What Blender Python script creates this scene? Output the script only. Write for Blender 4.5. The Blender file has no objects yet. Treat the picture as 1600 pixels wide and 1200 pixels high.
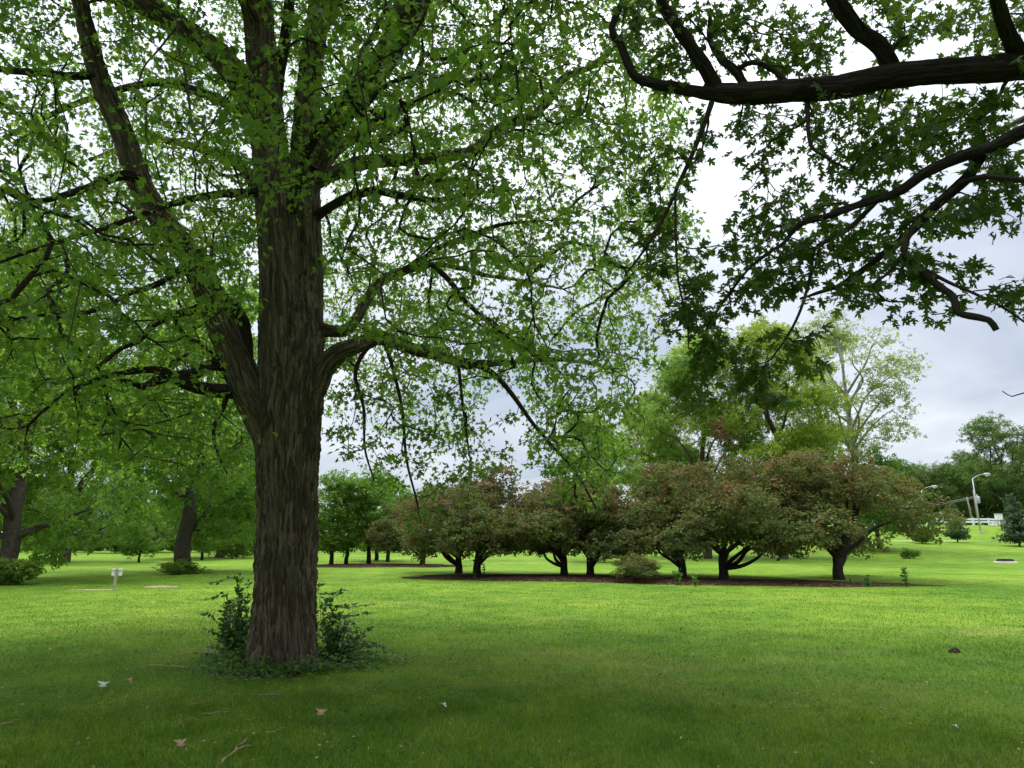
import bpy, math, random
import numpy as np
from mathutils import Vector, noise

SEED = 7
rng = np.random.default_rng(SEED)
random.seed(SEED)
scene = bpy.context.scene
COL = scene.collection

# ------------------------------------------------------------------ camera
F, CX, CY, HORIZON = 1050.0, 800.0, 600.0, 843.0
TH = math.atan((HORIZON - CY) / F)
EYE = 1.6
cam_data = bpy.data.cameras.new("camera")
cam_data.sensor_width = 36.0
cam_data.lens = F / 1600.0 * 36.0
cam_data.clip_start = 0.05
cam_data.clip_end = 3000.0
cam = bpy.data.objects.new("camera", cam_data)
cam.location = (0, 0, EYE)
cam.rotation_euler = (math.pi / 2 + TH, 0, 0)
COL.objects.link(cam)
scene.camera = cam

# ------------------------------------------------------------------ sky, sun, exposure
SUN_EL, SUN_AZ = math.radians(62), math.radians(-25)   # azimuth from +Y towards +X
world = bpy.data.worlds.new("World")
scene.world = world
world.use_nodes = True
wn, wl = world.node_tree.nodes, world.node_tree.links
wn.clear()
w_out = wn.new("ShaderNodeOutputWorld")
w_bg = wn.new("ShaderNodeBackground")
w_bg.inputs["Strength"].default_value = 1.0
sky = wn.new("ShaderNodeTexSky")
sky.sky_type = 'NISHITA'
sky.sun_disc = False
sky.sun_elevation = SUN_EL
sky.sun_rotation = SUN_AZ
sky_s = wn.new("ShaderNodeVectorMath"); sky_s.operation = 'SCALE'
sky_s.inputs["Scale"].default_value = 0.12
wl.new(sky.outputs[0], sky_s.inputs[0])
w_tc = wn.new("ShaderNodeTexCoord")
w_sep = wn.new("ShaderNodeSeparateXYZ")
wl.new(w_tc.outputs["Generated"], w_sep.inputs[0])
w_z = wn.new("ShaderNodeMath"); w_z.operation = 'MAXIMUM'; w_z.inputs[1].default_value = 0.0
wl.new(w_sep.outputs["Z"], w_z.inputs[0])
# flat cloud layer: project the direction on a plane overhead
w_zp = wn.new("ShaderNodeMath"); w_zp.operation = 'ADD'; w_zp.inputs[1].default_value = 0.22
wl.new(w_z.outputs[0], w_zp.inputs[0])
w_div = wn.new("ShaderNodeVectorMath"); w_div.operation = 'DIVIDE'
w_cmb = wn.new("ShaderNodeCombineXYZ")
for k in range(3):
    wl.new(w_zp.outputs[0], w_cmb.inputs[k])
wl.new(w_tc.outputs["Generated"], w_div.inputs[0])
wl.new(w_cmb.outputs[0], w_div.inputs[1])
w_no = wn.new("ShaderNodeTexNoise")
w_no.inputs["Scale"].default_value = 1.25
w_no.inputs["Detail"].default_value = 5.0
w_no.inputs["Roughness"].default_value = 0.5
w_no.inputs["Distortion"].default_value = 0.4
wl.new(w_div.outputs[0], w_no.inputs["Vector"])
w_ramp = wn.new("ShaderNodeValToRGB")
w_ramp.color_ramp.elements[0].position = 0.36
w_ramp.color_ramp.elements[0].color = (0.47, 0.53, 0.64, 1)
w_ramp.color_ramp.elements[1].position = 0.64
w_ramp.color_ramp.elements[1].color = (0.84, 0.87, 0.93, 1)
wl.new(w_no.outputs["Fac"], w_ramp.inputs[0])
# overcast sky, boosted overhead well past its natural ratio to light the lawn
w_g = wn.new("ShaderNodeMath"); w_g.operation = 'MULTIPLY_ADD'
w_g.inputs[1].default_value = 3.4; w_g.inputs[2].default_value = 0.56
w_pw = wn.new("ShaderNodeMath"); w_pw.operation = 'POWER'; w_pw.inputs[1].default_value = 3.5
wl.new(w_z.outputs[0], w_pw.inputs[0]); wl.new(w_pw.outputs[0], w_g.inputs[0])
w_cl = wn.new("ShaderNodeVectorMath"); w_cl.operation = 'SCALE'
wl.new(w_ramp.outputs[0], w_cl.inputs[0]); wl.new(w_g.outputs[0], w_cl.inputs["Scale"])
w_mix = wn.new("ShaderNodeMix"); w_mix.data_type = 'RGBA'
w_mix.inputs["Factor"].default_value = 0.90
wl.new(sky_s.outputs[0], w_mix.inputs["A"]); wl.new(w_cl.outputs[0], w_mix.inputs["B"])
wl.new(w_mix.outputs["Result"], w_bg.inputs["Color"])
wl.new(w_bg.outputs[0], w_out.inputs["Surface"])

sun_data = bpy.data.lights.new("sun", 'SUN')
sun_data.energy = 1.5
sun_data.angle = math.radians(22)
sun_data.color = (1.0, 0.96, 0.88)
sun = bpy.data.objects.new("sun", sun_data)
sd = Vector((math.sin(SUN_AZ) * math.cos(SUN_EL), math.cos(SUN_AZ) * math.cos(SUN_EL), math.sin(SUN_EL)))
sun.rotation_euler = (-sd).to_track_quat('-Z', 'Y').to_euler()
sun.location = sd * 60
COL.objects.link(sun)

scene.view_settings.view_transform = 'Standard'
scene.view_settings.look = 'None'
scene.view_settings.gamma = 1.0
scene.view_settings.use_curve_mapping = False
scene.view_settings.exposure = 0.92

scene.render.engine = 'CYCLES'
cy = scene.cycles
cy.use_denoising = True
cy.denoising_input_passes = 'RGB_ALBEDO_NORMAL'
cy.denoising_prefilter = 'NONE'
cy.max_bounces = 4
cy.diffuse_bounces = 2
cy.glossy_bounces = 1
cy.transmission_bounces = 3
cy.use_light_tree = False
cy.sample_clamp_indirect = 6.0
cy.use_adaptive_sampling = True
cy.adaptive_threshold = 0.02

# ------------------------------------------------------------------ geometry helpers
CT, ST = math.cos(TH), math.sin(TH)

def P(px, py, Y):
    """the point at depth Y (metres along +Y) seen at a picture position"""
    xc, yc = (px - CX) / F, (CY - py) / F
    t = Y / (CT - yc * ST)
    return np.array((xc * t, Y, EYE + t * (yc * CT + ST)))

def PT(px, py, Y):
    """(point, metres per picture pixel there)"""
    p = P(px, py, Y)
    d = (p[1]) * CT + (p[2] - EYE) * ST
    return p, d / F

def proj(p):
    """picture positions (px, py, depth) of points (n,3)"""
    d = p[:, 1] * CT + (p[:, 2] - EYE) * ST
    u = -p[:, 1] * ST + (p[:, 2] - EYE) * CT
    dd = np.where(d > 0.05, d, 0.05)
    return CX + F * p[:, 0] / dd, CY - F * u / dd, d

def sstep(a, b, x):
    t = np.clip((np.asarray(x, float) - a) / (b - a), 0, 1)
    return t * t * (3 - 2 * t)

def terrain(x, y):
    x = np.asarray(x, float); y = np.asarray(y, float)
    right = sstep(14, 36, x)
    z = right * (1.42 * sstep(44, 72, y) + 2.1 * sstep(78, 93, y))
    z = z + 0.035 * np.sin(x * 0.31 + 1.0) * np.cos(y * 0.23) * sstep(6, 16, y) + 0.012 * np.sin(x * 1.1 + y * 0.7)
    return z

def ground(px, py):
    """where a picture position meets the ground"""
    xc, yc = (px - CX) / F, (CY - py) / F
    d = np.array((xc, CT - yc * ST, yc * CT + ST))
    t = 4.0
    while t < 400:
        q = np.array((0, 0, EYE)) + d * t
        if q[2] <= float(terrain(q[0], q[1])):
            break
        t *= 1.004
    return np.array((q[0], q[1], float(terrain(q[0], q[1]))))

def unit(v):
    n = np.linalg.norm(v, axis=-1, keepdims=True)
    return v / np.where(n > 1e-9, n, 1)

def mesh_from(name, verts, faces_sizes, loops, attrs=None, mat=None, smooth=False):
    me = bpy.data.meshes.new(name)
    nv = len(verts)
    me.vertices.add(nv)
    me.vertices.foreach_set("co", np.ascontiguousarray(verts, dtype=np.float32).ravel())
    loops = np.ascontiguousarray(loops, dtype=np.int32).ravel()
    fs = np.ascontiguousarray(faces_sizes, dtype=np.int32)
    me.loops.add(len(loops))
    me.loops.foreach_set("vertex_index", loops)
    me.polygons.add(len(fs))
    starts = np.concatenate(([0], np.cumsum(fs)[:-1])).astype(np.int32)
    me.polygons.foreach_set("loop_start", starts)
    if smooth:
        me.polygons.foreach_set("use_smooth", np.ones(len(fs), dtype=bool))
    me.update(calc_edges=True)
    for k, a in (attrs or {}).items():
        a = np.ascontiguousarray(a, dtype=np.float32)
        if a.ndim == 1:
            me.attributes.new(k, 'FLOAT', 'POINT').data.foreach_set("value", a)
        else:
            me.attributes.new(k, 'FLOAT_VECTOR', 'POINT').data.foreach_set("vector", a.ravel())
    if mat is not None:
        me.materials.append(mat)
    return me

def link(name, me, parent=None, loc=None, kind=None):
    o = bpy.data.objects.new(name, me)
    COL.objects.link(o)
    if parent is not None:
        o.parent = parent
    if loc is not None:
        o.location = tuple(loc)
    if kind:
        o["kind"] = kind
    return o

def tag(o, label, cat, group=None):
    o["label"] = label; o["category"] = cat
    if group:
        o["group"] = group
    return o

def empty(name, loc, rz=0.0, sc=1.0):
    o = bpy.data.objects.new(name, None)
    o.empty_display_size = 0.2
    COL.objects.link(o)
    o.location = tuple(loc); o.rotation_euler = (0, 0, rz)
    o.scale = (sc, sc, sc) if np.isscalar(sc) else tuple(sc)
    return o

class MB:
    """collects simple solids into one mesh"""
    def __init__(self):
        self.v, self.f = [], []
    def box(self, c, s, rz=0.0, taper=1.0):
        b = len(self.v); cx, cy_, cz = c; sx, sy, sz = (k / 2 for k in s)
        ca, sa = math.cos(rz), math.sin(rz)
        for z, t in ((-sz, 1.0), (sz, taper)):
            for x, y in ((-sx, -sy), (sx, -sy), (sx, sy), (-sx, sy)):
                x, y = x * t, y * t
                self.v.append((cx + x * ca - y * sa, cy_ + x * sa + y * ca, cz + z))
        for q in ((3, 2, 1, 0), (4, 5, 6, 7), (0, 1, 5, 4), (1, 2, 6, 5), (2, 3, 7, 6), (3, 0, 4, 7)):
            self.f.append(tuple(b + k for k in q))
        return self
    def tube(self, pts, radii, n=8, cap=True):
        pts = np.asarray(pts, float); radii = np.asarray(radii, float) * np.ones(len(pts))
        T = unit(np.gradient(pts, axis=0))
        m = unit(pts[-1] - pts[0])
        ref = np.array((0, 0, 1.0)) if abs(m[2]) < 0.8 else np.array((1.0, 0, 0))
        U = unit(np.cross(T, ref)); V = np.cross(T, U)
        b = len(self.v)
        for i in range(len(pts)):
            for k in range(n):
                a = 2 * math.pi * k / n
                self.v.append(tuple(pts[i] + radii[i] * (U[i] * math.cos(a) + V[i] * math.sin(a))))
        for i in range(len(pts) - 1):
            for k in range(n):
                self.f.append((b + i * n + k, b + i * n + (k + 1) % n, b + (i + 1) * n + (k + 1) % n, b + (i + 1) * n + k))
        if cap:
            self.f.append(tuple(b + k for k in range(n))[::-1])
            e = b + (len(pts) - 1) * n
            self.f.append(tuple(e + k for k in range(n)))
        return self
    def build(self, name, mat, parent=None, loc=None, kind=None, smooth=False):
        me = bpy.data.meshes.new(name)
        me.from_pydata(self.v, [], self.f)
        if smooth:
            me.polygons.foreach_set("use_smooth", np.ones(len(me.polygons), dtype=bool))
        me.update()
        me.materials.append(mat)
        return link(name, me, parent, loc, kind)

# ------------------------------------------------------------------ materials
def new_mat(name):
    m = bpy.data.materials.new(name)
    m.use_nodes = True
    nt = m.node_tree
    nt.nodes.clear()
    return m, nt.nodes, nt.links

def ramp(nodes, stops, interp='LINEAR'):
    r = nodes.new("ShaderNodeValToRGB")
    cr = r.color_ramp
    cr.interpolation = interp
    while len(cr.elements) < len(stops):
        cr.elements.new(0.5)
    for e, (p, c) in zip(cr.elements, stops):
        e.position = p; e.color = (*c, 1)
    return r

def mixrgb(nodes, links, fac, a, b, mode='MIX'):
    m = nodes.new("ShaderNodeMix"); m.data_type = 'RGBA'; m.blend_type = mode
    for s, v in (("Factor", fac), ("A", a), ("B", b)):
        if hasattr(v, "is_output") or isinstance(v, bpy.types.NodeSocket):
            links.new(v, m.inputs[s])
        elif s == "Factor":
            m.inputs[s].default_value = v
        else:
            m.inputs[s].default_value = (*v, 1)
    return m.outputs["Result"]

def noise_tex(nodes, links, vec, scale, detail=3.0, rough=0.55):
    n = nodes.new("ShaderNodeTexNoise")
    n.inputs["Scale"].default_value = scale
    n.inputs["Detail"].default_value = detail
    n.inputs["Roughness"].default_value = rough
    if vec is not None:
        links.new(vec, n.inputs["Vector"])
    return n.outputs["Fac"]

def leaf_material(name, cols, trans, tfac=0.42, rough=0.5, tint=None, spec=0.18):
    """cols: ramp over the per-leaf random value; tint: colour reached where the leaf's 'tint' value is 1"""
    m, n, l = new_mat(name)
    out = n.new("ShaderNodeOutputMaterial")
    at = n.new("ShaderNodeAttribute"); at.attribute_name = "rnd"
    oi = n.new("ShaderNodeObjectInfo")
    add = n.new("ShaderNodeMath"); add.operation = 'MULTIPLY_ADD'
    add.inputs[1].default_value = 0.35
    l.new(oi.outputs["Random"], add.inputs[0]); l.new(at.outputs["Fac"], add.inputs[2])
    sc_ = n.new("ShaderNodeMath"); sc_.operation = 'DIVIDE'; sc_.inputs[1].default_value = 1.35
    l.new(add.outputs[0], sc_.inputs[0])
    r = ramp(n, [(i / (len(cols) - 1), c) for i, c in enumerate(cols)])
    l.new(sc_.outputs[0], r.inputs[0])
    rt = ramp(n, [(i / (len(trans) - 1), c) for i, c in enumerate(trans)])
    l.new(sc_.outputs[0], rt.inputs[0])
    c_out, t_out = r.outputs[0], rt.outputs[0]
    if tint is not None:
        a2 = n.new("ShaderNodeAttribute"); a2.attribute_name = "tint"
        c_out = mixrgb(n, l, a2.outputs["Fac"], c_out, tint[0])
        t_out = mixrgb(n, l, a2.outputs["Fac"], t_out, tint[1])
    pb = n.new("ShaderNodeBsdfPrincipled")
    pb.inputs["Roughness"].default_value = rough
    pb.inputs["Specular IOR Level"].default_value = spec
    l.new(c_out, pb.inputs["Base Color"])
    tr = n.new("ShaderNodeBsdfTranslucent")
    l.new(t_out, tr.inputs["Color"])
    mx = n.new("ShaderNodeMixShader"); mx.inputs[0].default_value = tfac
    l.new(pb.outputs[0], mx.inputs[1]); l.new(tr.outputs[0], mx.inputs[2])
    l.new(mx.outputs[0], out.inputs["Surface"])
    return m

def plain(name, col, rough=0.6, metal=0.0, var=0.12, scale=6.0, bump=0.0):
    m, n, l = new_mat(name)
    out = n.new("ShaderNodeOutputMaterial")
    pb = n.new("ShaderNodeBsdfPrincipled")
    tc = n.new("ShaderNodeTexCoord")
    f = noise_tex(n, l, tc.outputs["Object"], scale, 4.0)
    a = tuple(c * (1 - var) for c in col); b = tuple(min(1, c * (1 + var)) for c in col)
    r = ramp(n, [(0.3, a), (0.7, b)])
    l.new(f, r.inputs[0]); l.new(r.outputs[0], pb.inputs["Base Color"])
    pb.inputs["Roughness"].default_value = rough
    pb.inputs["Specular IOR Level"].default_value = 0.12 if rough > 0.75 else 0.4
    pb.inputs["Metallic"].default_value = metal
    if bump:
        bp = n.new("ShaderNodeBump"); bp.inputs["Strength"].default_value = bump
        bp.inputs["Distance"].default_value = 0.02
        l.new(f, bp.inputs["Height"]); l.new(bp.outputs[0], pb.inputs["Normal"])
    l.new(pb.outputs[0], out.inputs["Surface"])
    return m

def bark_material(name, dark, mid, light, moss=None, fine=1.0):
    m, n, l = new_mat(name)
    out = n.new("ShaderNodeOutputMaterial")
    pb = n.new("ShaderNodeBsdfPrincipled")
    at = n.new("ShaderNodeAttribute"); at.attribute_name = "bk"
    mp = n.new("ShaderNodeMapping"); mp.inputs["Scale"].default_value = (34 * fine, 34 * fine, 4.0 * fine)
    l.new(at.outputs["Vector"], mp.inputs[0])
    v = n.new("ShaderNodeTexVoronoi"); v.feature = 'DISTANCE_TO_EDGE'; v.inputs["Scale"].default_value = 1.0
    nz = n.new("ShaderNodeTexNoise"); nz.inputs["Scale"].default_value = 1.3; nz.inputs["Detail"].default_value = 3
    l.new(mp.outputs[0], nz.inputs["Vector"])
    wv = n.new("ShaderNodeVectorMath"); wv.operation = 'MULTIPLY_ADD'
    wv.inputs[1].default_value = (0.9, 0.9, 0.9)
    l.new(nz.outputs["Color"], wv.inputs[0]); l.new(mp.outputs[0], wv.inputs[2])
    l.new(wv.outputs[0], v.inputs["Vector"])
    v2 = n.new("ShaderNodeTexVoronoi"); v2.feature = 'F1'; v2.inputs["Scale"].default_value = 1.0
    l.new(wv.outputs[0], v2.inputs["Vector"])
    f1 = noise_tex(n, l, mp.outputs[0], 3.0, 6.0, 0.7)
    r = ramp(n, [(0.34, dark), (0.5, mid), (0.72, light)])
    mx = n.new("ShaderNodeMix"); mx.inputs["Factor"].default_value = 0.30
    sp = n.new("ShaderNodeSeparateColor"); l.new(v2.outputs["Color"], sp.inputs[0])
    l.new(f1, mx.inputs["A"]); l.new(sp.outputs[0], mx.inputs["B"])
    l.new(mx.outputs["Result"], r.inputs[0])
    col = r.outputs[0]
    if moss:
        fm = noise_tex(n, l, at.outputs["Vector"], 2.3, 4.0, 0.6)
        rm = ramp(n, [(0.50, (0, 0, 0)), (0.68, (1, 1, 1))])
        l.new(fm, rm.inputs[0])
        mm = n.new("ShaderNodeMath"); mm.operation = 'MULTIPLY'; mm.inputs[1].default_value = 0.5
        l.new(rm.outputs[0], mm.inputs[0])
        col = mixrgb(n, l, mm.outputs[0], col, moss)
    l.new(col, pb.inputs["Base Color"])
    pb.inputs["Roughness"].default_value = 0.92
    pb.inputs["Specular IOR Level"].default_value = 0.15
    hr = n.new("ShaderNodeMath"); hr.operation = 'MINIMUM'; hr.inputs[1].default_value = 0.28
    l.new(v.outputs["Distance"], hr.inputs[0])
    ha = n.new("ShaderNodeMath"); ha.operation = 'MULTIPLY_ADD'; ha.inputs[1].default_value = 0.35
    l.new(f1, ha.inputs[0]); l.new(hr.outputs[0], ha.inputs[2])
    bp = n.new("ShaderNodeBump"); bp.inputs["Strength"].default_value = 1.0
    bp.inputs["Distance"].default_value = 0.06
    l.new(ha.outputs[0], bp.inputs["Height"]); l.new(bp.outputs[0], pb.inputs["Normal"])
    l.new(pb.outputs[0], out.inputs["Surface"])
    return m

def grass_colour(n, l):
    """lawn colour by place: patches of deep green, yellow green and dry straw"""
    geo = n.new("ShaderNodeNewGeometry")
    pos = geo.outputs["Position"]
    mp = n.new("ShaderNodeMapping"); mp.inputs["Scale"].default_value = (1.0, 1.0, 0.0)
    l.new(pos, mp.inputs[0])
    v = mp.outputs[0]
    big = noise_tex(n, l, v, 0.16, 4.0, 0.55)
    mid = noise_tex(n, l, v, 1.1, 4.0, 0.6)
    fine = noise_tex(n, l, v, 9.0, 3.0, 0.6)
    r1 = ramp(n, [(0.30, (0.083, 0.172, 0.012)), (0.5, (0.130, 0.232, 0.018)), (0.72, (0.194, 0.284, 0.028))])
    l.new(big, r1.inputs[0])
    r2 = ramp(n, [(0.30, (0.66, 0.76, 0.62)), (0.5, (1, 1, 1)), (0.70, (1.34, 1.18, 1.25))])
    l.new(mid, r2.inputs[0])
    c = mixrgb(n, l, 1.0, r1.outputs[0], r2.outputs[0], 'MULTIPLY')
    r3 = ramp(n, [(0.25, (0.72, 0.76, 0.7)), (0.5, (1, 1, 1)), (0.75, (1.22, 1.16, 1.15))])
    l.new(fine, r3.inputs[0])
    c = mixrgb(n, l, 1.0, c, r3.outputs[0], 'MULTIPLY')
    # dry straw
    mp2 = n.new("ShaderNodeMapping"); mp2.inputs["Scale"].default_value = (0.12, 0.30, 0.0)
    mp2.inputs["Location"].default_value = (3.1, 1.7, 0)
    l.new(pos, mp2.inputs[0])
    dry = noise_tex(n, l, mp2.outputs[0], 1.0, 5.0, 0.65)
    r4 = ramp(n, [(0.57, (0, 0, 0)), (0.72, (0.5, 0.5, 0.5))])
    l.new(dry, r4.inputs[0])
    c = mixrgb(n, l, r4.outputs[0], c, (0.34, 0.285, 0.10))
    return c, fine, mid, v

def lawn_material():
    m, n, l = new_mat("lawn")
    out = n.new("ShaderNodeOutputMaterial")
    pb = n.new("ShaderNodeBsdfPrincipled")
    c, fine, mid, v = grass_colour(n, l)
    vf = noise_tex(n, l, v, 60.0, 4.0, 0.7)
    rr = ramp(n, [(0.3, (0.62, 0.68, 0.6)), (0.55, (1, 1, 1)), (0.75, (1.25, 1.2, 1.2))])
    l.new(vf, rr.inputs[0])
    c = mixrgb(n, l, 1.0, c, rr.outputs[0], 'MULTIPLY')
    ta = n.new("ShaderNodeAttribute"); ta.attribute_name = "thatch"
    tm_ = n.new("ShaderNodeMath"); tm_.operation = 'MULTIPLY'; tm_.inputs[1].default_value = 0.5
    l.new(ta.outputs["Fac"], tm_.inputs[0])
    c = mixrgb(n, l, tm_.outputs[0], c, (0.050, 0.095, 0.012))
    l.new(c, pb.inputs["Base Color"])
    pb.inputs["Roughness"].default_value = 0.9
    pb.inputs["Specular IOR Level"].default_value = 0.1
    ad = n.new("ShaderNodeMath"); ad.operation = 'MULTIPLY_ADD'; ad.inputs[1].default_value = 2.0
    l.new(fine, ad.inputs[0]); l.new(vf, ad.inputs[2])
    bp = n.new("ShaderNodeBump"); bp.inputs["Strength"].default_value = 0.7; bp.inputs["Distance"].default_value = 0.03
    l.new(ad.outputs[0], bp.inputs["Height"]); l.new(bp.outputs[0], pb.inputs["Normal"])
    l.new(pb.outputs[0], out.inputs["Surface"])
    return m

def blade_material():
    m, n, l = new_mat("grass_blade")
    out = n.new("ShaderNodeOutputMaterial")
    pb = n.new("ShaderNodeBsdfPrincipled")
    c, fine, mid, v = grass_colour(n, l)
    at = n.new("ShaderNodeAttribute"); at.attribute_name = "rnd"
    r = ramp(n, [(0.0, (0.62, 0.74, 0.6)), (0.55, (1.15, 1.15, 1.05)), (0.94, (1.6, 1.5, 1.4)), (0.97, (2.4, 1.5, 3.2)), (1.0, (2.7, 1.5, 4.0))])
    l.new(at.outputs["Fac"], r.inputs[0])
    c = mixrgb(n, l, 1.0, c, r.outputs[0], 'MULTIPLY')
    l.new(c, pb.inputs["Base Color"])
    pb.inputs["Roughness"].default_value = 0.55
    pb.inputs["Specular IOR Level"].default_value = 0.25
    tr = n.new("ShaderNodeBsdfTranslucent"); l.new(c, tr.inputs["Color"])
    mx = n.new("ShaderNodeMixShader"); mx.inputs[0].default_value = 0.35
    l.new(pb.outputs[0], mx.inputs[1]); l.new(tr.outputs[0], mx.inputs[2])
    l.new(mx.outputs[0], out.inputs["Surface"])
    return m

def mulch_material():
    m, n, l = new_mat("mulch")
    out = n.new("ShaderNodeOutputMaterial")
    pb = n.new("ShaderNodeBsdfPrincipled")
    geo = n.new("ShaderNodeNewGeometry")
    v = n.new("ShaderNodeTexVoronoi"); v.inputs["Scale"].default_value = 16.0
    l.new(geo.outputs["Position"], v.inputs["Vector"])
    sp = n.new("ShaderNodeSeparateColor"); l.new(v.outputs["Color"], sp.inputs[0])
    r = ramp(n, [(0.0, (0.017, 0.010, 0.006)), (0.6, (0.038, 0.022, 0.013)), (0.9, (0.072, 0.046, 0.030)), (1.0, (0.18, 0.135, 0.095))])
    l.new(sp.outputs[0], r.inputs[0])
    b = noise_tex(n, l, geo.outputs["Position"], 0.8, 4)
    rb = ramp(n, [(0.35, (0.8, 0.75, 0.72)), (0.65, (1.3, 1.25, 1.15))])
    l.new(b, rb.inputs[0])
    c = mixrgb(n, l, 1.0, r.outputs[0], rb.outputs[0], 'MULTIPLY')
    l.new(c, pb.inputs["Base Color"])
    pb.inputs["Roughness"].default_value = 0.95
    pb.inputs["Specular IOR Level"].default_value = 0.03
    bp = n.new("ShaderNodeBump"); bp.inputs["Strength"].default_value = 0.9; bp.inputs["Distance"].default_value = 0.04
    l.new(sp.outputs[1], bp.inputs["Height"]); l.new(bp.outputs[0], pb.inputs["Normal"])
    l.new(pb.outputs[0], out.inputs["Surface"])
    return m

M = {}
M["maple_leaf"] = leaf_material("maple_leaf",
    [(0.028, 0.066, 0.011), (0.044, 0.095, 0.013), (0.064, 0.125, 0.016), (0.090, 0.155, 0.019)],
    [(0.18, 0.37, 0.03), (0.25, 0.46, 0.04), (0.34, 0.54, 0.05), (0.45, 0.61, 0.06)], 0.52, 0.45, spec=0.3)
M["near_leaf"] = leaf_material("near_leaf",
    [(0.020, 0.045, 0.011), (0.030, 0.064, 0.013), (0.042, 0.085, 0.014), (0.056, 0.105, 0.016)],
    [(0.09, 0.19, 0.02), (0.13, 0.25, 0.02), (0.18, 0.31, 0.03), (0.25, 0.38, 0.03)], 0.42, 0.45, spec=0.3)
M["dead_leaf"] = leaf_material("dead_leaf", [(0.12, 0.05, 0.03), (0.2, 0.09, 0.05)], [(0.2, 0.08, 0.04), (0.28, 0.12, 0.06)], 0.3)
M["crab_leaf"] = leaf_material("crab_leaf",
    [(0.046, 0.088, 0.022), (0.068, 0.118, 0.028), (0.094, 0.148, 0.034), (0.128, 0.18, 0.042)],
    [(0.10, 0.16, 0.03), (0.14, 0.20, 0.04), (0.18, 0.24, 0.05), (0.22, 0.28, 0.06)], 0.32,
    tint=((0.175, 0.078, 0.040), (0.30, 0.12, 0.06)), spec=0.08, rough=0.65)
M["green_leaf"] = leaf_material("green_leaf",
    [(0.045, 0.095, 0.012), (0.068, 0.135, 0.016), (0.095, 0.17, 0.02), (0.125, 0.2, 0.026)],
    [(0.14, 0.32, 0.03), (0.2, 0.4, 0.03), (0.26, 0.46, 0.04), (0.32, 0.5, 0.05)], 0.4)
M["lime_leaf"] = leaf_material("lime_leaf",
    [(0.075, 0.15, 0.018), (0.105, 0.19, 0.022), (0.14, 0.225, 0.026), (0.19, 0.26, 0.03)],
    [(0.3, 0.42, 0.03), (0.38, 0.5, 0.04), (0.46, 0.55, 0.04), (0.55, 0.6, 0.05)], 0.42)
M["fresh_leaf"] = leaf_material("fresh_leaf",
    [(0.055, 0.13, 0.022), (0.08, 0.165, 0.028), (0.105, 0.2, 0.034), (0.15, 0.24, 0.04)],
    [(0.22, 0.40, 0.05), (0.28, 0.47, 0.06), (0.35, 0.53, 0.07), (0.44, 0.58, 0.08)], 0.44)
M["airy_leaf"] = leaf_material("airy_leaf",
    [(0.065, 0.125, 0.026), (0.09, 0.155, 0.032), (0.12, 0.185, 0.04), (0.16, 0.22, 0.05)],
    [(0.28, 0.4, 0.06), (0.34, 0.45, 0.08), (0.4, 0.5, 0.1), (0.46, 0.54, 0.12)], 0.42)
M["dark_leaf"] = leaf_material("dark_leaf",
    [(0.032, 0.066, 0.014), (0.048, 0.092, 0.018), (0.066, 0.118, 0.022), (0.09, 0.145, 0.03)],
    [(0.10, 0.22, 0.03), (0.14, 0.27, 0.03), (0.18, 0.32, 0.04), (0.24, 0.37, 0.05)], 0.38)
M["conifer_leaf"] = leaf_material("conifer_leaf",
    [(0.035, 0.065, 0.035), (0.05, 0.09, 0.045), (0.07, 0.12, 0.055), (0.1, 0.15, 0.065)],
    [(0.08, 0.14, 0.05), (0.11, 0.18, 0.06), (0.14, 0.22, 0.07), (0.18, 0.26, 0.08)], 0.25)
M["weed_leaf"] = leaf_material("weed_leaf",
    [(0.030, 0.085, 0.014), (0.045, 0.115, 0.018), (0.06, 0.14, 0.022), (0.085, 0.17, 0.026)],
    [(0.10, 0.26, 0.02), (0.14, 0.32, 0.03), (0.18, 0.36, 0.03), (0.24, 0.4, 0.04)], 0.38)
M["shrub_leaf"] = leaf_material("shrub_leaf",
    [(0.016, 0.052, 0.012), (0.026, 0.075, 0.016), (0.04, 0.1, 0.02), (0.055, 0.125, 0.024)],
    [(0.05, 0.16, 0.02), (0.08, 0.2, 0.02), (0.11, 0.25, 0.03), (0.15, 0.3, 0.03)], 0.32, spec=0.4)
M["bark"] = bark_material("bark", (0.046, 0.035, 0.023), (0.104, 0.082, 0.056), (0.255, 0.21, 0.15), moss=(0.090, 0.088, 0.042))
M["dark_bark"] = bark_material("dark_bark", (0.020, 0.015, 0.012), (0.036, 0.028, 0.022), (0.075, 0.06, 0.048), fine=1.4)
M["crab_bark"] = plain("crab_bark", (0.036, 0.029, 0.024), 0.9, var=0.4, scale=14)
M["grey_bark"] = plain("grey_bark", (0.072, 0.058, 0.045), 0.9, var=0.35, scale=9)
M["pale_bark"] = plain("pale_bark", (0.27, 0.25, 0.21), 0.9, var=0.3, scale=5)
M["twig"] = plain("twig", (0.034, 0.026, 0.020), 0.9, var=0.3, scale=5)
M["lawn"] = lawn_material()
M["blade"] = blade_material()
M["mulch"] = mulch_material()
M["soil"] = plain("soil", (0.30, 0.255, 0.15), 0.95, var=0.25, scale=5, bump=0.4)
M["dirt"] = plain("dirt", (0.035, 0.026, 0.02), 0.95, var=0.4, scale=20, bump=0.6)
M["concrete"] = plain("concrete", (0.50, 0.45, 0.38), 0.9, var=0.18, scale=7, bump=0.2)
M["road"] = plain("road", (0.58, 0.56, 0.52), 0.9, var=0.1, scale=0.8)
M["white"] = plain("white", (0.78, 0.79, 0.78), 0.55, var=0.06)
M["galv"] = plain("galv", (0.40, 0.41, 0.42), 0.5, 0.2, var=0.1)
M["wood_post"] = plain("wood_post", (0.38, 0.31, 0.23), 0.9, var=0.25, scale=12)
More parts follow.
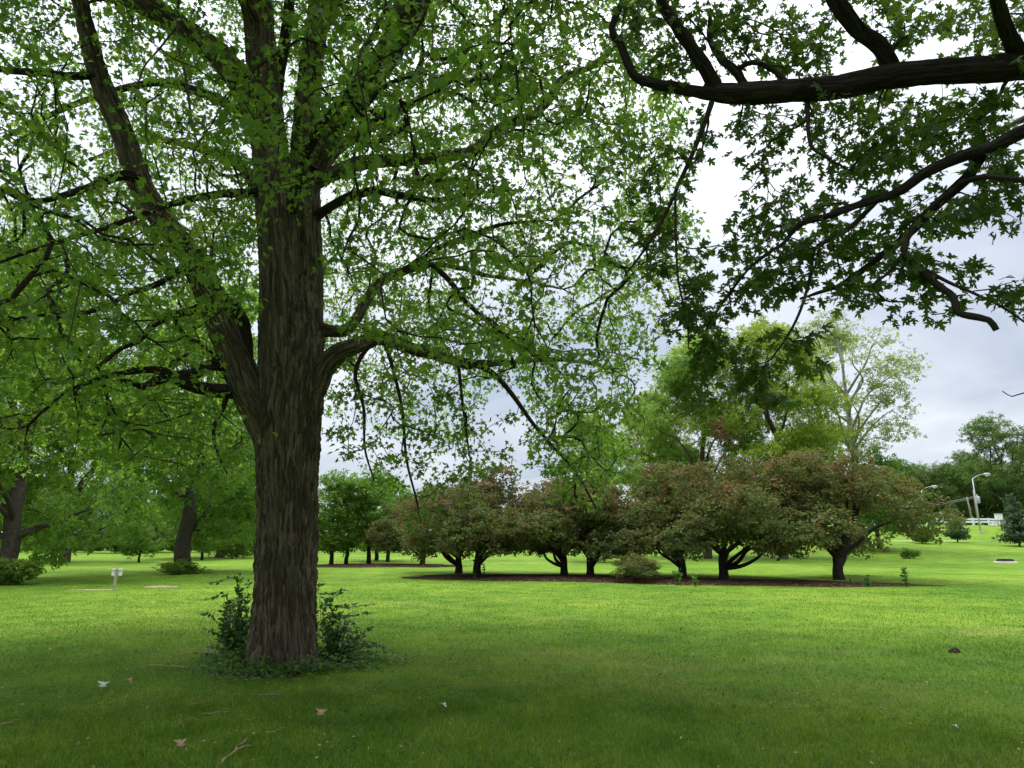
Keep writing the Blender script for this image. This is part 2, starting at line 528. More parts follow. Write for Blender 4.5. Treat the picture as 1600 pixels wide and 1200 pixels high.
M["pole_wood"] = plain("pole_wood", (0.24, 0.19, 0.15), 0.9, var=0.3, scale=6)
M["iron"] = plain("iron", (0.022, 0.018, 0.016), 0.7, 0.0, var=0.3, scale=9)
M["stick"] = plain("stick", (0.30, 0.22, 0.13), 0.9, var=0.3, scale=20)
M["straw_leaf"] = plain("straw_leaf", (0.40, 0.27, 0.15), 0.8, var=0.25, scale=30)
M["silver_leaf"] = plain("silver_leaf", (0.52, 0.58, 0.50), 0.6, var=0.12, scale=30)

# ------------------------------------------------------------------ tree building blocks
def resample(pts, vals, step):
    pts = np.asarray(pts, float); vals = np.asarray(vals, float)
    # smooth with a Catmull-Rom spline, then even steps
    n = len(pts)
    ext = np.vstack((2 * pts[0] - pts[1], pts, 2 * pts[-1] - pts[-2]))
    ev = np.concatenate(([vals[0]], vals, [vals[-1]]))
    out, ov = [], []
    for i in range(n - 1):
        p0, p1, p2, p3 = ext[i:i + 4]
        k = max(2, int(np.linalg.norm(p2 - p1) / step) + 1)
        t = np.linspace(0, 1, k, endpoint=False)[:, None]
        out.append(0.5 * (2 * p1 + (p2 - p0) * t + (2 * p0 - 5 * p1 + 4 * p2 - p3) * t ** 2 + (3 * p1 - p0 - 3 * p2 + p3) * t ** 3))
        ov.append(ev[i + 1] + (ev[i + 2] - ev[i + 1]) * t[:, 0])
    out.append(pts[-1][None]); ov.append(vals[-1:])
    return np.vstack(out), np.concatenate(ov)

def tubes(chains, nseg):
    """chains: list of (pts (n,3), radii (n)). One vertex/face soup for all, vectorised by length."""
    groups = {}
    for p, r in chains:
        groups.setdefault(len(p), []).append((p, r))
    V, Fq, base = [], [], 0
    ang = np.arange(nseg) * 2 * math.pi / nseg
    ca, sa = np.cos(ang), np.sin(ang)
    for n, g in groups.items():
        Pn = np.stack([x[0] for x in g]); R = np.stack([x[1] for x in g]); m = len(g)
        T = unit(np.gradient(Pn, axis=1))
        mean = unit(Pn[:, -1] - Pn[:, 0])
        ref = np.where(np.abs(mean[:, 2:3]) < 0.75, np.array((0, 0, 1.0)), np.array((1.0, 0.2, 0)))[:, None, :]
        U = unit(np.cross(T, np.broadcast_to(ref, T.shape))); W = np.cross(T, U)
        X = Pn[:, :, None, :] + R[:, :, None, None] * (U[:, :, None, :] * ca[None, None, :, None] + W[:, :, None, :] * sa[None, None, :, None])
        V.append(X.reshape(-1, 3))
        idx = base + (np.arange(m)[:, None, None] * n + np.arange(n - 1)[None, :, None]) * nseg + np.arange(nseg)[None, None, :]
        nxt = base + (np.arange(m)[:, None, None] * n + np.arange(n - 1)[None, :, None]) * nseg + (np.arange(nseg)[None, None, :] + 1) % nseg
        Fq.append(np.stack((idx, nxt, nxt + nseg, idx + nseg), -1).reshape(-1, 4))
        base += m * n * nseg
    return np.vstack(V), np.vstack(Fq)

def tube_mesh(name, chains, nseg, mat, offset=(0, 0, 0)):
    v, f = tubes(chains, nseg)
    return mesh_from(name, v - np.asarray(offset), np.full(len(f), 4), f, None, mat, smooth=True)

def bark_limb(name, pts, radii, nseg, step, depth, mat, offset, plate=0.055, flare=None, seed=0.0):
    """a limb or trunk whose furrowed bark is modelled as relief"""
    p, r = resample(pts, radii, step)
    n = len(p)
    T = unit(np.gradient(p, axis=0))
    mean = unit(p[-1] - p[0])
    ref = np.array((0, 0, 1.0)) if abs(mean[2]) < 0.75 else np.array((1.0, 0.1, 0))
    U = unit(np.cross(T, np.broadcast_to(ref, T.shape))); W = np.cross(T, U)
    s = np.concatenate(([0], np.cumsum(np.linalg.norm(np.diff(p, axis=0), axis=1))))
    verts = np.empty((n, nseg, 3)); bk = np.empty((n, nseg, 3))
    vor = noise.voronoi; ns = noise.noise
    inv = 1.0 / plate
    for i in range(n):
        ri, si = r[i], s[i]
        for k in range(nseg):
            a = 2 * math.pi * k / nseg
            c_, s_ = math.cos(a), math.sin(a)
            bx, by = c_ * ri, s_ * ri
            w = ns((bx * 3 + seed, by * 3, si * 1.7)) * 0.9
            q = (bx * inv + w + seed, by * inv + w, si * inv * 0.14 + w * 0.5)
            d = vor(q)[0]
            h = min(1.0, (d[1] - d[0]) * 2.2)
            h = h * (0.75 + 0.5 * ns((bx * 40, by * 40, si * 12 + seed)))
            lump = ns((bx * 2.0 + seed, by * 2.0, si * 0.8)) * 0.05 * ri
            rr = ri + depth * (h - 0.6) + lump
            if flare is not None:
                rr += flare(a, si, ri)
            verts[i, k] = p[i] + (U[i] * c_ + W[i] * s_) * rr
            bk[i, k] = (bx + seed, by, si)
    V = verts.reshape(-1, 3) - np.asarray(offset)
    idx = np.arange(n - 1)[:, None] * nseg + np.arange(nseg)[None]
    nx = np.arange(n - 1)[:, None] * nseg + (np.arange(nseg)[None] + 1) % nseg
    f = np.stack((idx, nx, nx + nseg, idx + nseg), -1).reshape(-1, 4)
    loops = np.concatenate((f.ravel(), np.arange(nseg) + (n - 1) * nseg))
    sizes = np.concatenate((np.full(len(f), 4), [nseg]))
    return mesh_from(name, V, sizes, loops, {"bk": bk.reshape(-1, 3)}, mat, smooth=True)

def grow(base, targets, rtip, lift=0.12, sag=0.0, step=0.22, wob=0.035, r=rng, min_start=0.0):
    """join every target to the nearest sensible place on the growing tree.
    base: list of (pts, radii); returns list of (pts, radii) for the new twigs"""
    pos, drc, rad = [], [], []
    for p, q in base:
        pp, rr = resample(p, q, 0.18)
        k = int(len(pp) * min_start)
        t = unit(np.gradient(pp, axis=0))
        pos.append(pp[k:]); drc.append(t[k:]); rad.append(rr[k:])
    pos = np.vstack(pos); drc = np.vstack(drc); rad = np.concatenate(rad)
    nb = len(pos)
    dist = np.array([np.min(np.sum((pos - a) ** 2, 1)) for a in targets])
    order = np.argsort(dist)
    cap = nb + len(targets) * 14
    X = np.empty((cap, 3)); D = np.empty((cap, 3)); X[:nb] = pos; D[:nb] = drc
    n = nb
    recs = []
    for j in order:
        a = targets[j]
        v = a - X[:n]
        d = np.sqrt(np.einsum('ij,ij->i', v, v)) + 1e-6
        c = np.einsum('ij,ij->i', v, D[:n]) / d
        i = int(np.argmin(d * (1.4 - 0.5 * c)))
        L = d[i]
        if L < 0.05:
            continue
        k = int(min(12, max(3, round(L / step) + 1)))
        p0 = X[i]
        ctrl = p0 + D[i] * L * 0.35 + np.array((0, 0, lift * L)) + (a - p0) * 0.2
        t = np.linspace(0, 1, k)[:, None]
        q = (1 - t) ** 2 * p0 + 2 * t * (1 - t) * ctrl + t ** 2 * a
        q[:, 2] -= sag * L * (t[:, 0] ** 2)
        q[1:-1] += r.normal(0, wob * min(L, 1.0), (k - 2, 3))
        X[n:n + k - 1] = q[1:]
        tt = unit(np.gradient(q, axis=0))
        D[n:n + k - 1] = tt[1:]
        recs.append((i, n, k, q))
        n += k - 1
    cnt = np.zeros(n)
    out = [None] * len(recs)
    for m in range(len(recs) - 1, -1, -1):
        i, s, k, q = recs[m]
        run = 1.0
        rr = np.empty(k)
        for z in range(k - 1, 0, -1):
            run += cnt[s + z - 1]
            rr[z] = rtip * (run ** 0.46) * (1.0 if z < k - 1 else 0.7)
        rr[0] = rr[1]
        if i < nb:
            rr = np.minimum(rr, rad[i] * 0.75)
        cnt[i] += run
        out[m] = (q, rr)
    return out

MAPLE = np.array([(0.0, 0.0), (0.36, 0.05), (0.27, 0.21), (0.56, 0.58), (0.21, 0.52), (0.0, 1.0)])
MAPLE_FINE = np.array([(0.0, 0.0), (0.14, -0.05), (0.24, -0.01), (0.42, 0.00), (0.30, 0.09), (0.20, 0.20), (0.36, 0.28), (0.46, 0.36), (0.62, 0.60),
                       (0.44, 0.55), (0.36, 0.58), (0.14, 0.46), (0.17, 0.64), (0.27, 0.74), (0.13, 0.79), (0.08, 0.88), (0.0, 1.05)])

def leaf_template(half, petiole=0.6, curl=0.22, fold=0.14):
    right = half[1:-1]
    left = right[::-1] * np.array((-1, 1))
    outline = np.vstack((half[:1], right, half[-1:], left))
    c = np.array([(0, 0.36)])
    pts = np.vstack((c, outline))
    z = -curl * (pts[:, 1] - 0.35) ** 2 - 0.25 * curl * np.abs(pts[:, 0]) + fold * np.abs(pts[:, 0])
    v = np.column_stack((pts[:, 0], pts[:, 1] + petiole, z))
    k = len(outline)
    tri = [(0, 1 + i, 1 + (i + 1) % k) for i in range(k)]
    b = len(v)
    if petiole > 0.2:
        v = np.vstack((v, [(-0.012, 0, 0.02), (0.012, 0, 0.02), (0.0, petiole, 0)]))
        tri.append((b, b + 1, b + 2))
    return v, np.array(tri)

_mv = np.array([(0, 0), (0.20, 0.50), (0, 1.0), (-0.20, 0.50), (0.57, 0.60), (0.27, 0.22), (0.38, 0.03), (-0.57, 0.60), (-0.27, 0.22), (-0.38, 0.03)])
T_MAPLE = (np.column_stack((_mv[:, 0], _mv[:, 1] + 0.45, -0.5 * (_mv[:, 1] - 0.35) ** 2 + 0.28 * np.abs(_mv[:, 0]))),
           np.array([(0, 1, 2), (0, 2, 3), (0, 4, 1), (0, 5, 4), (0, 6, 5), (0, 3, 7), (0, 7, 8), (0, 8, 9)]))
T_MAPLE_FINE = leaf_template(MAPLE_FINE, 0.6, curl=0.4, fold=0.25)
T_OVAL = (np.array([(0, 0, 0), (0.26, 0.38, 0.05), (0.20, 0.72, 0.03), (0, 1.0, -0.08), (-0.20, 0.72, 0.03), (-0.26, 0.38, 0.05)], float),
          np.array([(0, 1, 5), (1, 2, 5), (2, 4, 5), (2, 3, 4)]))
T_BROAD = (np.array([(0, 0.35, 0), (0.5, 0.85, 0.1), (0.2, 1.15, 0.05), (0, 1.55, -0.1), (-0.2, 1.15, 0.05), (-0.5, 0.85, 0.1)], float), T_OVAL[1])
T_DIAMOND = (np.array([(0, 0, 0), (0.34, 0.48, 0.07), (0, 1.0, -0.06), (-0.34, 0.48, 0.07)], float), np.array([(0, 1, 2), (0, 2, 3)]))
_sp = []
_sf = []
for _a, _y, _l in ((-0.9, 0.15, 0.55), (0.85, 0.3, 0.55), (-0.1, 0.45, 0.62)):
    _b = len(_sp); _dx, _dy = math.sin(_a), math.cos(_a)
    for _u, _w, _z in ((0, 0, 0), (0.45, 0.15, 0.05), (1.0, 0, -0.08), (0.45, -0.15, 0.05)):
        _sp.append((_dx * _u * _l + _dy * _w, _y + _dy * _u * _l - _dx * _w, _z))
    _sf += [(_b, _b + 1, _b + 2), (_b, _b + 2, _b + 3)]
T_SPRIG = (np.array(_sp, float), np.array(_sf))

def leaf_cloud(name, pos, d, nrm, size, tmpl, mat, rnd, tint=None, offset=(0, 0, 0)):
    tv, tf = tmpl
    d = unit(d); x = unit(np.cross(d, nrm)); nn = np.cross(x, d)
    s = size[:, None, None]
    v = pos[:, None, :] + s * (x[:, None, :] * tv[None, :, 0:1] + d[:, None, :] * tv[None, :, 1:2] + nn[:, None, :] * tv[None, :, 2:3])
    k = len(tv)
    f = (np.arange(len(pos))[:, None, None] * k + tf[None]).reshape(-1, 3)
    at = {"rnd": np.repeat(rnd, k)}
    if tint is not None:
        at["tint"] = np.repeat(tint, k)
    return mesh_from(name, v.reshape(-1, 3) - np.asarray(offset), np.full(len(f), 3), f, at, mat)

def leaves_on(twigs, per_m, spread, r=rng, t0=0.2, min_n=4, tip=3):
    """leaf positions along twigs -> pos, outward direction"""
    ps, ds = [], []
    for q, _ in twigs:
        seg = np.linalg.norm(np.diff(q, axis=0), axis=1)
        L = seg.sum()
        k = max(min_n, int(L * per_m))
        t = np.concatenate((t0 + (1 - t0) * r.random(k), np.ones(tip))) * (len(q) - 1)
        i = np.minimum(t.astype(int), len(q) - 2)
        fr = (t - i)[:, None]
        ps.append(q[i] * (1 - fr) + q[i + 1] * fr)
        ds.append(unit(q[i + 1] - q[i]))
    ps = np.vstack(ps); ds = np.vstack(ds)
    ps = ps + r.normal(0, 1, ps.shape) * np.array((spread, spread, spread * 0.45))
    return ps, ds

# ------------------------------------------------------------------ ground
def grid_ground():
    ys = np.concatenate((np.linspace(-30, 3, 12), np.linspace(3.5, 20, 80), np.linspace(21, 110, 110), np.geomspace(115, 900, 22)))
    xs_pos = np.concatenate((np.linspace(0, 20, 60), np.linspace(21, 70, 40), np.geomspace(74, 900, 20)))
    xs = np.concatenate((-xs_pos[:0:-1], xs_pos))
    X, Y = np.meshgrid(xs, ys)
    Z = terrain(X, Y)
    v = np.stack((X, Y, Z), -1).reshape(-1, 3)
    nx, ny = len(xs), len(ys)
    i = np.arange(ny - 1)[:, None] * nx + np.arange(nx - 1)[None]
    f = np.stack((i, i + 1, i + nx + 1, i + nx), -1).reshape(-1, 4)
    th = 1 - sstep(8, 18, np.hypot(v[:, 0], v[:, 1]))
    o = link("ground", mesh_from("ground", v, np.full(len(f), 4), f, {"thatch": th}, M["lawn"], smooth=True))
    o["kind"] = "structure"; o["label"] = "mown green lawn of the park"
grid_ground()

def blob_outline(c, ax, hl, hw, n=72, wob=0.08, seed=0.0, power=1.0):
    a = np.linspace(0, 2 * math.pi, n, endpoint=False)
    rr = 1 + wob * np.sin(3 * a + seed) + wob * 0.7 * np.sin(5 * a + 2.1 * seed) + wob * 0.5 * np.sin(11 * a + seed * 3)
    u = np.sign(np.cos(a)) * np.abs(np.cos(a)) ** power * hl * rr
    w = np.sin(a) * hw * rr
    ax = np.asarray(ax, float); pr = np.array((-ax[1], ax[0]))
    return np.asarray(c)[None] + u[:, None] * ax + w[:, None] * pr

def ground_patch(name, outline, mat, rise, label, kind="structure", rings=10, bumps=0.0, edge=0.006):
    c = outline.mean(0)
    v = []; n = len(outline)
    for k in range(rings + 1):
        t = k / rings
        q = c + (outline - c) * max(t, 0.01)
        z = terrain(q[:, 0], q[:, 1]) + edge + rise * (1 - t ** 3)
        if bumps:
            z = z + np.array([noise.noise((x * 3, y * 3, 0.3)) for x, y in q]) * bumps * (1 - t ** 4) + (0.0)
        v.append(np.column_stack((q, z)))
    v = np.vstack(v)
    f = []
    for k in range(rings):
        for i in range(n):
            f.append((k * n + i, (k + 1) * n + i, (k + 1) * n + (i + 1) % n, k * n + (i + 1) % n))
    f = np.array(f)
    o = link(name, mesh_from(name, v, np.full(len(f), 4), f, None, mat, smooth=True))
    o["kind"] = kind
    o["label"] = label
    return o

MULCH = []
def in_bed(x, y, grow_=1.0):
    m = np.zeros(len(x), bool)
    for c, ax, hl, hw in MULCH:
        u = (x - c[0]) * ax[0] + (y - c[1]) * ax[1]
        w = -(x - c[0]) * ax[1] + (y - c[1]) * ax[0]
        m |= (u / hl) ** 2 + (w / hw) ** 2 < grow_
    return m

def add_bed(a, b, hw, label, seed, wob=0.05):
    a, b = a[:2], b[:2]
    c = (a + b) / 2; ax = unit(b - a); hl = np.linalg.norm(b - a) / 2
    MULCH.append((c, ax, hl, hw))
    ground_patch("mulch_bed", blob_outline(c, ax, hl, hw, wob=wob, seed=seed, power=0.8), M["mulch"], 0.07, label, bumps=0.05)

add_bed(ground(618, 901), ground(1432, 914), 2.7, "long dark brown mulch bed under the front row of crabapples", 1.3)
add_bed(ground(430, 885), ground(722, 884), 3.0, "reddish brown mulch bed under the farther green trees", 4.0)
q = ground(252, 917)
ground_patch("bare_patch", blob_outline(q[:2], (1, 0.1), 0.55, 0.55, wob=0.12, seed=2), M["soil"], 0.012, "pale bare sandy patch in the lawn near the small sign")
q = ground(150, 922)
ground_patch("bare_patch", blob_outline(q[:2], (1, 0.0), 0.75, 0.22, wob=0.16, seed=5), M["soil"], 0.006, "thin strip of bare soil at the foot of the small sign")
# pale road crossing at the right
rv, rf = [], []
xs = np.linspace(41, 160, 60)
for i, x in enumerate(xs):
    yy = 74.0 - 0.02 * (x - 40)
    for k, y in enumerate((yy - 2.2, yy + 2.2)):
        rv.append((x, y, float(terrain(x, y)) + 0.03))
    if i:
        rf.append((2 * i - 2, 2 * i, 2 * i + 1, 2 * i - 1))
ro = link("road", mesh_from("road", np.array(rv), np.full(len(rf), 4), np.array(rf), None, M["road"]))
ro["kind"] = "structure"; ro["label"] = "pale narrow road crossing the lawn at the right"

# ------------------------------------------------------------------ the big maple
TY = float(ground(445, 1040)[1])                # its distance
TB = ground(445, 1040)
maple = empty("maple_tree", TB)
tag(maple, "large maple with thick furrowed trunk and spreading limbs, nearest tree on the lawn", "tree")

def traced(rows):
    """rows of (px, py, half width px, depth offset) -> pts, radii"""
    pts, rad = [], []
    for px, py, hw, dy in rows:
        p, s = PT(px, py, TY + dy)
        pts.append(p); rad.append(hw * s)
    return np.array(pts), np.array(rad)

def ramp_depth(rows, d0, d1):
    n = len(rows)
    return [(a, b, c, d0 + (d1 - d0) * i / (n - 1)) for i, (a, b, c) in enumerate(rows)]

tr_rows = ramp_depth([(445, 1052, 54), (445, 1000, 53), (446, 950, 52), (448, 850, 51), (449, 750, 51), (451, 690, 53), (453, 640, 55), (457, 590, 54), (460, 540, 50), (460, 490, 44), (459, 440, 36)], 0, 0)
tp, trad = traced(tr_rows)
tp[0, 2] = -0.12; trad = trad * 0.91
def trunk_flare(a, s, r_):
    f = math.exp(-max(0, s - 0.05) / 0.32)
    return f * (0.07 + 0.075 * math.cos(3 * a + 0.6) + 0.05 * math.cos(5 * a + 2.0) + 0.02 * math.cos(9 * a))
link("trunk", bark_limb("trunk", tp, trad, 200, 0.02, 0.046, M["bark"], TB, plate=0.048, flare=trunk_flare), maple)

LIMBS = {
 "stem_a": ramp_depth([(447, 640, 38), (443, 570, 38), (441, 500, 35), (437, 400, 32), (429, 300, 30), (419, 200, 26), (410, 100, 24), (402, 0, 22), (394, -120, 17), (385, -260, 12), (380, -420, 6)], -0.06, -0.3),
 "stem_b": ramp_depth([(472, 640, 30), (476, 560, 29), (477, 480, 28), (477, 400, 27), (475, 300, 25), (478, 200, 21), (487, 100, 18), (500, 0, 17), (512, -120, 13), (527, -260, 8)], 0.06, 0.5),
 "limb_l": ramp_depth([(438, 700, 34), (410, 648, 30), (386, 602, 27), (364, 548, 25), (345, 500, 24), (323, 450, 22), (298, 402, 20), (262, 350, 19), (226, 300, 18), (207, 250, 18), (189, 200, 17), (169, 150, 16), (151, 105, 15), (136, 50, 13), (122, -20, 12), (112, -120, 9), (100, -230, 5)], 0.0, -0.9),
 "limb_l2": ramp_depth([(398, 620, 11), (388, 575, 11), (384, 530, 10), (379, 497, 9), (362, 475, 8), (338, 458, 7)], -0.1, -0.3),
 "limb_ul": ramp_depth([(418, 250, 20), (404, 190, 21), (388, 150, 21), (366, 112, 20), (340, 82, 19), (305, 56, 19), (270, 36, 18), (235, 14, 18), (190, -15, 15), (130, -60, 11), (60, -110, 6)], -0.2, -1.5),
 "stem_c": ramp_depth([(430, 170, 10), (437, 110, 10), (446, 60, 9), (452, 0, 8), (458, -100, 5)], 0.1, 0.4),
 "limb_ur": ramp_depth([(490, 260, 17), (518, 195, 20), (550, 158, 19), (580, 120, 20), (605, 80, 21), (628, 40, 22), (655, -5, 22), (690, -70, 17), (740, -150, 10)], 0.1, -2.0),
 "limb_r5": ramp_depth([(492, 285, 12), (560, 257, 11), (620, 250, 10), (690, 246, 9), (742, 236, 8.5), (772, 207, 9), (800, 191, 9), (830, 185, 7), (852, 160, 7), (880, 125, 6), (920, 105, 5), (955, 82, 4), (1000, 40, 2.5)], 0.2, 1.0),
 "limb_r3": ramp_depth([(466, 366, 9), (492, 340, 8), (520, 321, 7), (550, 306, 7), (590, 301, 7), (625, 306, 6), (680, 313, 4), (740, 305, 3), (800, 296, 2)], 0.22, -0.5),
 "limb_r2": ramp_depth([(466, 520, 13), (495, 514, 12), (530, 518, 10), (551, 512, 9), (562, 490, 8), (577, 465, 8), (597, 440, 7.5), (620, 427, 7), (650, 420, 6), (680, 414, 5), (720, 420, 4), (760, 428, 3.5), (820, 440, 3), (880, 452, 2)], 0.0, 0.8),
 "limb_r2b": ramp_depth([(625, 425, 5), (660, 402, 5), (690, 384, 4.5), (745, 362, 4), (790, 350, 3), (850, 345, 2)], 0.3, -0.3),
 "limb_r2c": ramp_depth([(676, 414, 4.5), (703, 438, 4.5), (725, 465, 4), (752, 492, 3.5), (785, 520, 3), (825, 548, 2.5), (865, 572, 2)], 0.45, 0.2),
 "limb_r1": ramp_depth([(484, 622, 20), (508, 574, 18), (530, 552, 15), (560, 538, 13), (590, 527, 12), (620, 538, 11), (655, 548, 9.5), (690, 556, 9), (720, 565, 8.5), (747, 569, 7), (800, 566, 4.2), (850, 562, 3.6), (890, 562, 3), (940, 572, 2.5), (985, 592, 1.8)], 0.0, -0.7),
 "limb_r1b": ramp_depth([(744, 568, 5), (775, 590, 4.6), (800, 620, 4), (830, 660, 3.2), (862, 694, 2.6), (900, 740, 2), (932, 795, 1.4)], -0.42, -0.6),
 "limb_r1c": ramp_depth([(588, 530, 4), (566, 556, 3.6), (556, 585, 3.2), (566, 640, 2.4), (569, 700, 1.8), (585, 752, 1.2)], -0.2, -0.4),
 "limb_r1d": ramp_depth([(600, 532, 3.6), (614, 575, 3), (626, 640, 2.5), (636, 720, 2), (650, 780, 1.6), (657, 814, 1.1)], -0.25, -0.5),
 "limb_r1e": ramp_depth([(716, 566, 3), (722, 610, 2.4), (727, 660, 1.8), (735, 720, 1.2)], -0.35, -0.3),
 "limb_l4": ramp_depth([(372, 588, 11), (346, 571, 10), (320, 572, 9), (295, 583, 8), (270, 588, 8), (245, 598, 7), (225, 603, 6), (205, 596, 4), (188, 593, 2.6)], -0.15, -0.9),
 "limb_l5": ramp_depth([(372, 612, 12), (336, 612, 11), (310, 607, 10), (290, 600, 9), (270, 590, 8), (255, 580, 7), (235, 577, 6), (205, 580, 5), (160, 590, 4), (110, 608, 3)], -0.15, -1.4),
 "limb_l6": ramp_depth([(356, 612, 4.5), (346, 640, 4), (335, 668, 3.2), (341, 702, 2.2), (355, 740, 1.4)], -0.2, -0.4),
 "limb_la": ramp_depth([(216, 278, 9), (190, 272, 8), (165, 284, 7), (135, 292, 6), (100, 305, 5), (60, 312, 4), (0, 300, 3), (-60, 295, 2)], -0.6, -1.5),
 "limb_lb": ramp_depth([(150, 118, 6.5), (105, 118, 6), (70, 113, 6), (35, 111, 5.5), (0, 105, 5), (-50, 98, 4), (-130, 80, 2)], -0.75, -1.2),
 "limb_lc": ramp_depth([(332, 470, 8), (300, 485, 6.5), (270, 495, 6), (240, 510, 5.4), (214, 531, 5), (190, 549, 4), (150, 572, 3), (90, 600, 2)], -0.35, -1.8),
 "limb_ld": ramp_depth([(300, 405, 6), (255, 440, 5), (200, 462, 4), (150, 485, 3.5), (80, 490, 3), (0, 502, 2.2), (-80, 520, 1.4)], -0.5, -2.4),
 "limb_le": ramp_depth([(408, 300, 7), (340, 305, 6), (270, 318, 5), (180, 350, 4), (100, 376, 3.4), (0, 412, 2.5), (-90, 450, 1.6)], -0.3, -3.4),
 "limb_lf": ramp_depth([(420, 215, 9), (360, 165, 8), (300, 140, 7), (240, 130, 6), (150, 150, 5), (60, 190, 4), (-40, 240, 2.5)], 0.1, 2.4),
 "limb_f1": ramp_depth([(455, 330, 10), (470, 270, 8), (500, 200, 7), (540, 150, 6), (560, 130, 5), (640, 165, 3)], -0.4, -2.6),
 "limb_b1": ramp_depth([(470, 330, 12), (520, 240, 10), (590, 190, 8), (660, 150, 6), (740, 90, 4)], 0.5, 3.6),
 "limb_b2": ramp_depth([(430, 330, 12), (380, 260, 9), (310, 230, 7), (230, 220, 5), (140, 250, 3)], 0.5, 4.2),
 "limb_t1": ramp_depth([(410, 60, 14), (360, -60, 10), (280, -180, 7), (190, -300, 4)], -0.2, -2.6),
 "limb_t2": ramp_depth([(500, 40, 14), (570, -80, 10), (680, -180, 7), (800, -260, 4)], 0.3, 1.0),
 "limb_t3": ramp_depth([(500, -20, 12), (470, -160, 8), (430, -330, 5)], 0.3, 3.0),
}
maple_base = [(tp, trad)]
for i, (nm, rows) in enumerate(LIMBS.items()):
    p_, r_ = traced(rows)
    if nm != "stem_a" and nm != "stem_b":
        # slight irregularity along the limb
        p_[1:-1] += rng.normal(0, 0.012, p_[1:-1].shape)
    big = r_.max()
    if big > 0.12:
        me = bark_limb("limb", p_, r_, 84, 0.03, 0.024, M["bark"], TB, plate=0.04, seed=3.7 * i)
    elif big > 0.05:
        me = bark_limb("limb", p_, r_, 22, 0.05, 0.008, M["dark_bark"], TB, plate=0.03, seed=3.7 * i)
    else:
        pp, rr = resample(p_, r_, 0.08)
        me = tube_mesh("limb", [(pp, rr)], 8, M["twig"], TB)
    link("limb", me, maple)
    maple_base.append((p_, r_))

# targets for twigs: the crown's volume, trimmed to the outline it has in the place
def maple_targets(n_view, n_out):
    got_v, got_o = [], []
    nv = no = 0
    while nv < n_view or no < n_out:
        k = 20000
        z = rng.uniform(2.0, 16.5, k)
        rmax = np.interp(z, [2.0, 3.5, 6, 9, 13, 16.5], [6.4, 7.0, 7.2, 6.6, 4.6, 1.0])
        a = rng.uniform(0, 2 * math.pi, k)
        lob = 1 + 0.12 * np.sin(3 * a + 1) + 0.08 * np.sin(7 * a + z)
        r_ = rmax * lob * np.sqrt(rng.uniform(0.02, 1, k))
        x = TB[0] + r_ * np.cos(a); y = TB[1] + r_ * np.sin(a)
        p = np.column_stack((x, y, z))
        zb = np.interp(r_, [0.8, 2.5, 5, 7.5], [4.3, 3.7, 2.9, 2.4])
        ok = (z > zb) & (r_ > 0.7)
        ok &= np.hypot(p[:, 0], p[:, 1]) > 2.2          # open space where one stands
        px, py, d = proj(p)
        inview = (d > 0.5) & (px > -60) & (px < 1660) & (py > -60) & (py < 1260)
        # lower edge and right-hand edge of the crown
        low = np.interp(px, [0, 200, 380, 400, 505, 520, 640, 700, 760, 800, 850, 960, 1000, 1060], [735, 740, 720, 600, 540, 640, 700, 725, 640, 600, 690, 770, 600, 480])
        rgt = np.interp(py, [-60, 0, 120, 200, 350, 480, 560, 640, 800], [1060, 1040, 1050, 1085, 1090, 1075, 1045, 985, 985])
        ok &= ~(inview & ((py > low) | (px > rgt)))
        # the face of the trunk stays free
        ok &= ~(inview & (px > 395) & (px < 520) & (py > 330) & (d < 9.2))
        ok &= ~(inview & (px > 500) & (px < 830) & (py > 575) & (rng.random(k) < 0.45))
        ok &= ~(inview & (d < 4.0))
        lx = np.interp(py, [40, 110, 200, 280, 300, 405, 450, 500, 550, 600, 650, 700], [135, 152, 189, 215, 226, 298, 323, 345, 364, 386, 410, 438])
        ok &= ~(inview & (np.abs(px - lx) < 34) & ((py > 425) | (py < 290)) & (d < TY + 0.3) & (rng.random(k) < 0.85))
        # clumps and windows of sky
        sel = np.where(ok)[0]
        cl = np.array([noise.noise((q[0] * 0.55, q[1] * 0.55, q[2] * 0.8)) for q in p[sel]])
        ok[sel] = cl > -0.25
        v = p[ok & inview]; o = p[ok & ~inview]
        if nv < n_view:
            got_v.append(v); nv += len(v)
        if no < n_out:
            got_o.append(o); no += len(o)
    return np.vstack(got_v)[:n_view], np.vstack(got_o)[:n_out]

mv, mo = maple_targets(4300, 950)
# a few hanging sprays right of the trunk
hang = []
for px, py, k in ((560, 600, 9), (545, 660, 6), (570, 690, 7), (610, 640, 9), (640, 690, 9), (600, 720, 5), (670, 720, 8), (690, 650, 9), (720, 690, 9), (730, 730, 8), (650, 600, 10), (700, 605, 9),
                  (860, 650, 12), (880, 700, 14), (905, 730, 14), (930, 760, 12), (850, 690, 10), (950, 700, 12), (910, 660, 12), (975, 650, 8), (640, 780, 4), (745, 640, 5), (530, 600, 5)):
    for _ in range(k):
        hang.append(P(px + rng.normal(0, 24), py + rng.normal(0, 22), TY + rng.uniform(-1.4, 1.0)))
left = []
while len(left) < 270:           # the low boughs that sweep out to the left
    px, py = rng.uniform(-60, 395), rng.uniform(330, 735)
    q = P(px, py, rng.uniform(5.6, 10.5))
    lx = np.interp(py, [330, 405, 450, 500, 550, 600, 650, 700], [248, 298, 323, 345, 364, 386, 410, 438])
    if py > 420 and px > lx - 42:
        continue
    if noise.noise((q[0] * 0.8, q[1] * 0.8, q[2] * 1.1)) > -0.18:
        left.append(q)
all_t = np.vstack((mv, np.array(hang), np.array(left)))
maple_twigs = grow(maple_base[1:], all_t, 0.0042, lift=0.10, sag=0.08, step=0.2, wob=0.04)
maple_far_twigs = grow(maple_base[1:], mo, 0.006, lift=0.12, step=0.35)
